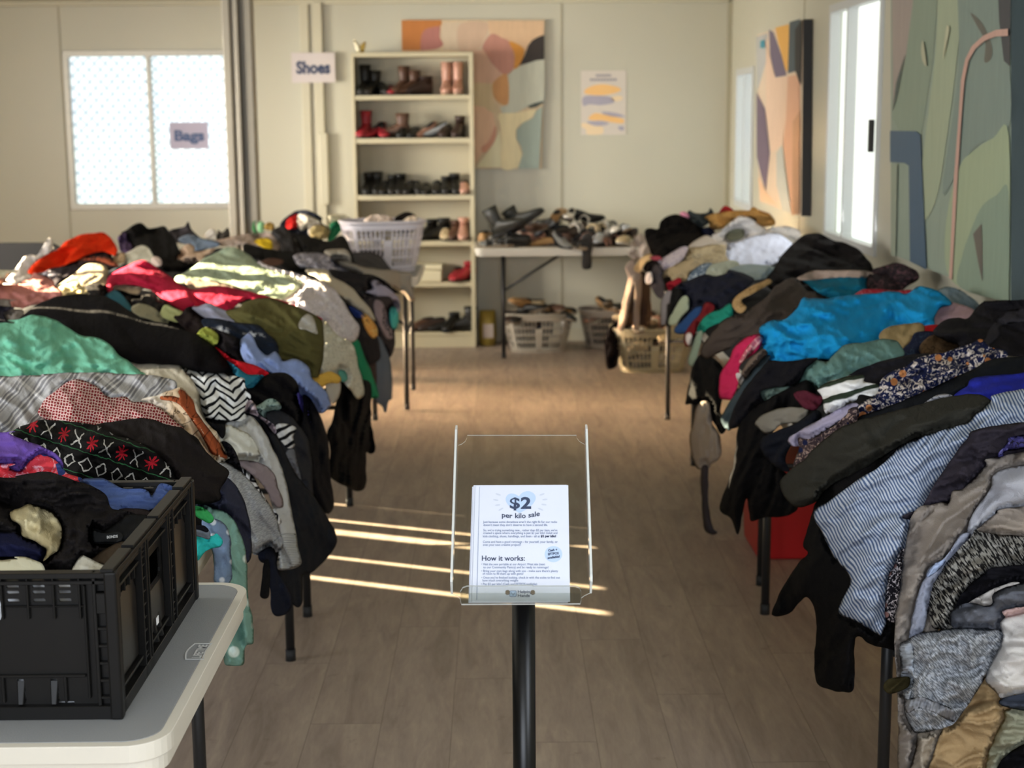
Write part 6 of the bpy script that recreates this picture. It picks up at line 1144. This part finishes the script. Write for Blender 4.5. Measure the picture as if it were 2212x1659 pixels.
ROWS = [
 (0, [(788, 'ankle', '0', 175, .21), (806, 'ankle', '0', 165, .17), (829, 'sneaker', '0', 200, 0), (846, 'flat', 'r', 185, 0), (866, 'ankle', 'b', 160, .20), (884, 'ankle', 'b', 140, .17), (904, 'ankle', 'd', 120, .13), (966, 'boot', 'p', 180, .225), (990, 'boot', 'p', 180, .225)]),
 (1, [(786, 'ankle', 'r', 170, .19), (807, 'heel', 'r', 150, 0), (828, 'heel', 'r', 190, 0), (850, 'ankle', 'b', 90, .17), (872, 'sneaker', '0', 170, 0), (894, 'flat', '0', 170, 0), (917, 'heel', 'p', 140, 0), (935, 'heel', 's', 110, 0), (962, 'sneaker', 'd', 170, 0), (990, 'ankle', 'd', 170, .15)]),
 (2, [(793, 'ankle', '0', 178, .15), (812, 'ankle', '0', 182, .155), (829, 'sneaker', '0', 175, 0), (846, 'ankle', '0', 180, .13), (862, 'ankle', '0', 180, .14), (882, 'sneaker', '0', 170, 0), (900, 'sneaker', '0', 190, 0), (918, 'flat', '0', 180, 0), (942, 'sneaker', '0', 180, 0), (962, 'ankle', '0', 180, .12), (982, 'ankle', '0', 185, .14), (1001, 'sneaker', 'p', 180, 0)]),
 (3, [(918, 'ankle', '0', 150, .14), (938, 'ankle', '0', 120, .15), (960, 'sneaker', 'c', 180, 0), (978, 'ankle', 'b', 170, .13), (998, 'ankle', 'p', 180, .15)]),
 (4, [(982, 'sneaker', 'r', 170, 0), (1000, 'ankle', 'r', 150, .13)]),
 (5, [(903, 'sneaker', 'b', 120, 0), (925, 'sneaker', 'd', 110, 0), (947, 'flat', '0', 100, 0), (968, 'ankle', '0', 160, .12), (992, 'ankle', '0', 90, .17)])]
for si, row in ROWS:
    z = SH[si]
    for i, (px, kd, c, rz, h) in enumerate(row):
        x = at_y(px, 300, 10.78)[0]; t = math.radians(rz); L = .245 if abs(math.sin(t)) < .6 else .22
        yo = 10.79-math.cos(t)*L*.5; xo = x+math.sin(t)*L*.5
        shoe(kd, CC[c], (xo, min(10.9, yo), z+.001), rz, L=L, h=h or None, label='%s %s on the %s of the white bookcase, %s' % (CN[c], KN[kd], SHELF[si], ORD[i]), group='shoes in the white bookcase', sole={'0': '11100e', 'p': 'a98a70'}.get(c, '2b211b'))
rs = random.Random(5)
def heap(prefix, n, pos, kinds, cols, group, zf, tilt=35):
    for i in range(n):
        x, y = pos(i); kd = rs.choice(kinds); c = cols[i] if i < len(cols) else rs.choice(cols)
        lay = zf(i); lab = '%s %s %s, %s' % (CN[c], KN[kd], prefix[0 if i < n//2 or len(prefix) == 1 else 1], NTH(i if i < n//2 or len(prefix) == 1 else i-n//2))
        t = rs.uniform(-tilt, tilt) if lay > .76 or tilt > 50 else rs.uniform(-6, 6)
        shoe(kd, CC[c], (x, y, lay+(.02 if lay > .8 else 0)+abs(math.sin(math.radians(t)))*.04), rs.uniform(0, 360), t, rs.uniform(-tilt, tilt)*.6 if lay > .76 else 0, L=rs.uniform(.21, .25), label=lab, group=group, sole=rs.choice(['1c1a19', '8a7a66', 'c9c2b6', '3a2c22']), h=rs.uniform(.11, .15))
def NTH(i): 
    w_ = ['first', 'second', 'third', 'fourth', 'fifth', 'sixth', 'seventh', 'eighth', 'ninth', 'tenth', 'eleventh', 'twelfth', 'thirteenth', 'fourteenth', 'fifteenth', 'sixteenth', 'seventeenth', 'eighteenth', 'nineteenth', 'twentieth', 'twenty-first', 'twenty-second', 'twenty-third', 'twenty-fourth']
    return w_[i]+' from left'
NT_ = 20
tx = lambda i: at_y(1040+i*17.5, 520, 10.25)[0]
heap(('at front of shoe table',), NT_, lambda i: (tx(i), 10.22+rs.uniform(0, .12)), ['sandal', 'flat', 'sneaker', 'heel'], list('tw00g00pbgtb0gdswpcd'), 'shoes on the folding table', lambda i: .747, 10)
heap(('in middle of shoe table',), NT_-1, lambda i: (tx(i)+.03, 10.45+rs.uniform(0, .08)), ['sandal', 'flat', 'sneaker', 'heel'], list('g00bp0tb0ctgw0pswct'), 'shoes on the folding table', lambda i: .747, 10)
heap(('on top of shoe pile of the table',), 15, lambda i: (tx(i+4), 10.36+rs.uniform(0, .12)), ['sandal', 'heel', 'flat'], list('0pb0gtsw0wgcpws'), 'shoes on the folding table', lambda i: .80+(.05 if 5 <= i <= 9 else 0), 45)
heap(('at back of shoe table',), 12, lambda i: (tx(i*1.5+1), 10.68), ['sandal', 'heel', 'sneaker'], list('n0bpg0tcwsgw'), 'shoes on the folding table', lambda i: .747, 10)
shoe('ankle', '23241f', (at_y(1072, 500, 10.3)[0], 10.28, .80), 235, 25, 10, L=.27, h=.2, label='large black ankle boot standing tallest at left of shoe table', group='shoes on the folding table')
shoe('ankle', '23241f', (at_y(1112, 500, 10.3)[0], 10.3, .83), 250, 35, 0, L=.26, h=.16, label='large black ankle boot leaning right of the tallest boot on shoe table', group='shoes on the folding table')
shoe('heel', CC['w'], (at_y(1287, 480, 10.4)[0], 10.42, .83), 300, -40, 0, label='white heeled shoe pointing up at top of the shoe table pile', group='shoes on the folding table')
shoe('flat', CC['p'], (at_y(1268, 570, 10.1)[0], 10.128, .60), 180, 80, 0, label='pale slip shoe hanging over front edge of the shoe table', group='shoes on the folding table')
for nm, cx, cy, zz, cols, sp in (('the left basket under shoe table', b2[0], b2[1]+.13, .2, list('0d0tct0b0'), .19), ('the middle basket under shoe table', b3[0], b3[1]+.1, .2, list('tp00b'), .15), ('the cream basket on floor', b4[0], b4[1]+.15, .21, list('wcwcpc'), .19)):
    n = len(cols)
    for i, c in enumerate(cols):
        kd = rs.choice(['flat', 'sneaker', 'heel']); fx = -1+2*(i+.5)/n
        shoe(kd, CC[c], (cx+fx*sp*.75, cy+rs.uniform(-.05, .03), zz+rs.uniform(0, .05)), rs.uniform(90, 270), rs.uniform(-10, 45), rs.uniform(-20, 20), L=.22, label='%s %s in %s, %s' % (CN[c], KN[kd], nm, NTH(i)), group='shoes in the laundry baskets', sole='8a7a66')
for nm, cx, cy, cols in (('left basket under shoe table', b2[0], b2[1]+.13, list('0d0b0n')), ('middle basket under shoe table', b3[0], b3[1]+.1, list('00db0')), ('cream basket on floor', b4[0], b4[1]+.15, list('0cg0wd'))):
    for i, c in enumerate(cols):
        shoe('sneaker', CC[c], (cx-.05+.17*(i+.5)/len(cols), cy-.03+.02*(i % 2), .02+.085*(i % 2)), 80+12*(i % 3), 0, 0, L=.16, label='%s sneaker seen through slots of %s, %s' % (CN[c], nm, NTH(i)), group='shoes in the laundry baskets')
# gold and white ornament on the bookcase
c = at_y(778, 110, 10.75); zb = zt+.0005; P = empty('ornament', (c[0], 10.75, zb), 'small white and gold ornament on top left corner of bookcase', 'ornament')
bm = bmesh.new(); loft(bm, [[(c[0]-.02+k*.012-.03*k*k*.1+r*math.cos(t), 10.75+r*math.sin(t), zb+z_) for t in [2*math.pi*q/12 for q in range(12)]] for k, r, z_ in ((1.6, .016, 0), (1, .02, .02), (0, .017, .05), (-1, .012, .075), (-1.4, .004, .09))]); obj('body', bm, plain('ornament_white', 'e0d6b4', .3), P)
bm = bmesh.new(); loft(bm, [[(c[0]+.005+k*.03+r*math.cos(t), 10.75+r*.4*math.sin(t), zb+z_) for t in [2*math.pi*q/10 for q in range(10)]] for k, r, z_ in ((0, .02, .0), (.2, .022, .03), (.6, .016, .055), (1, .006, .075))]); obj('wing', bm, plain('ornament_gold', 'b8994a', .35, .6), P)
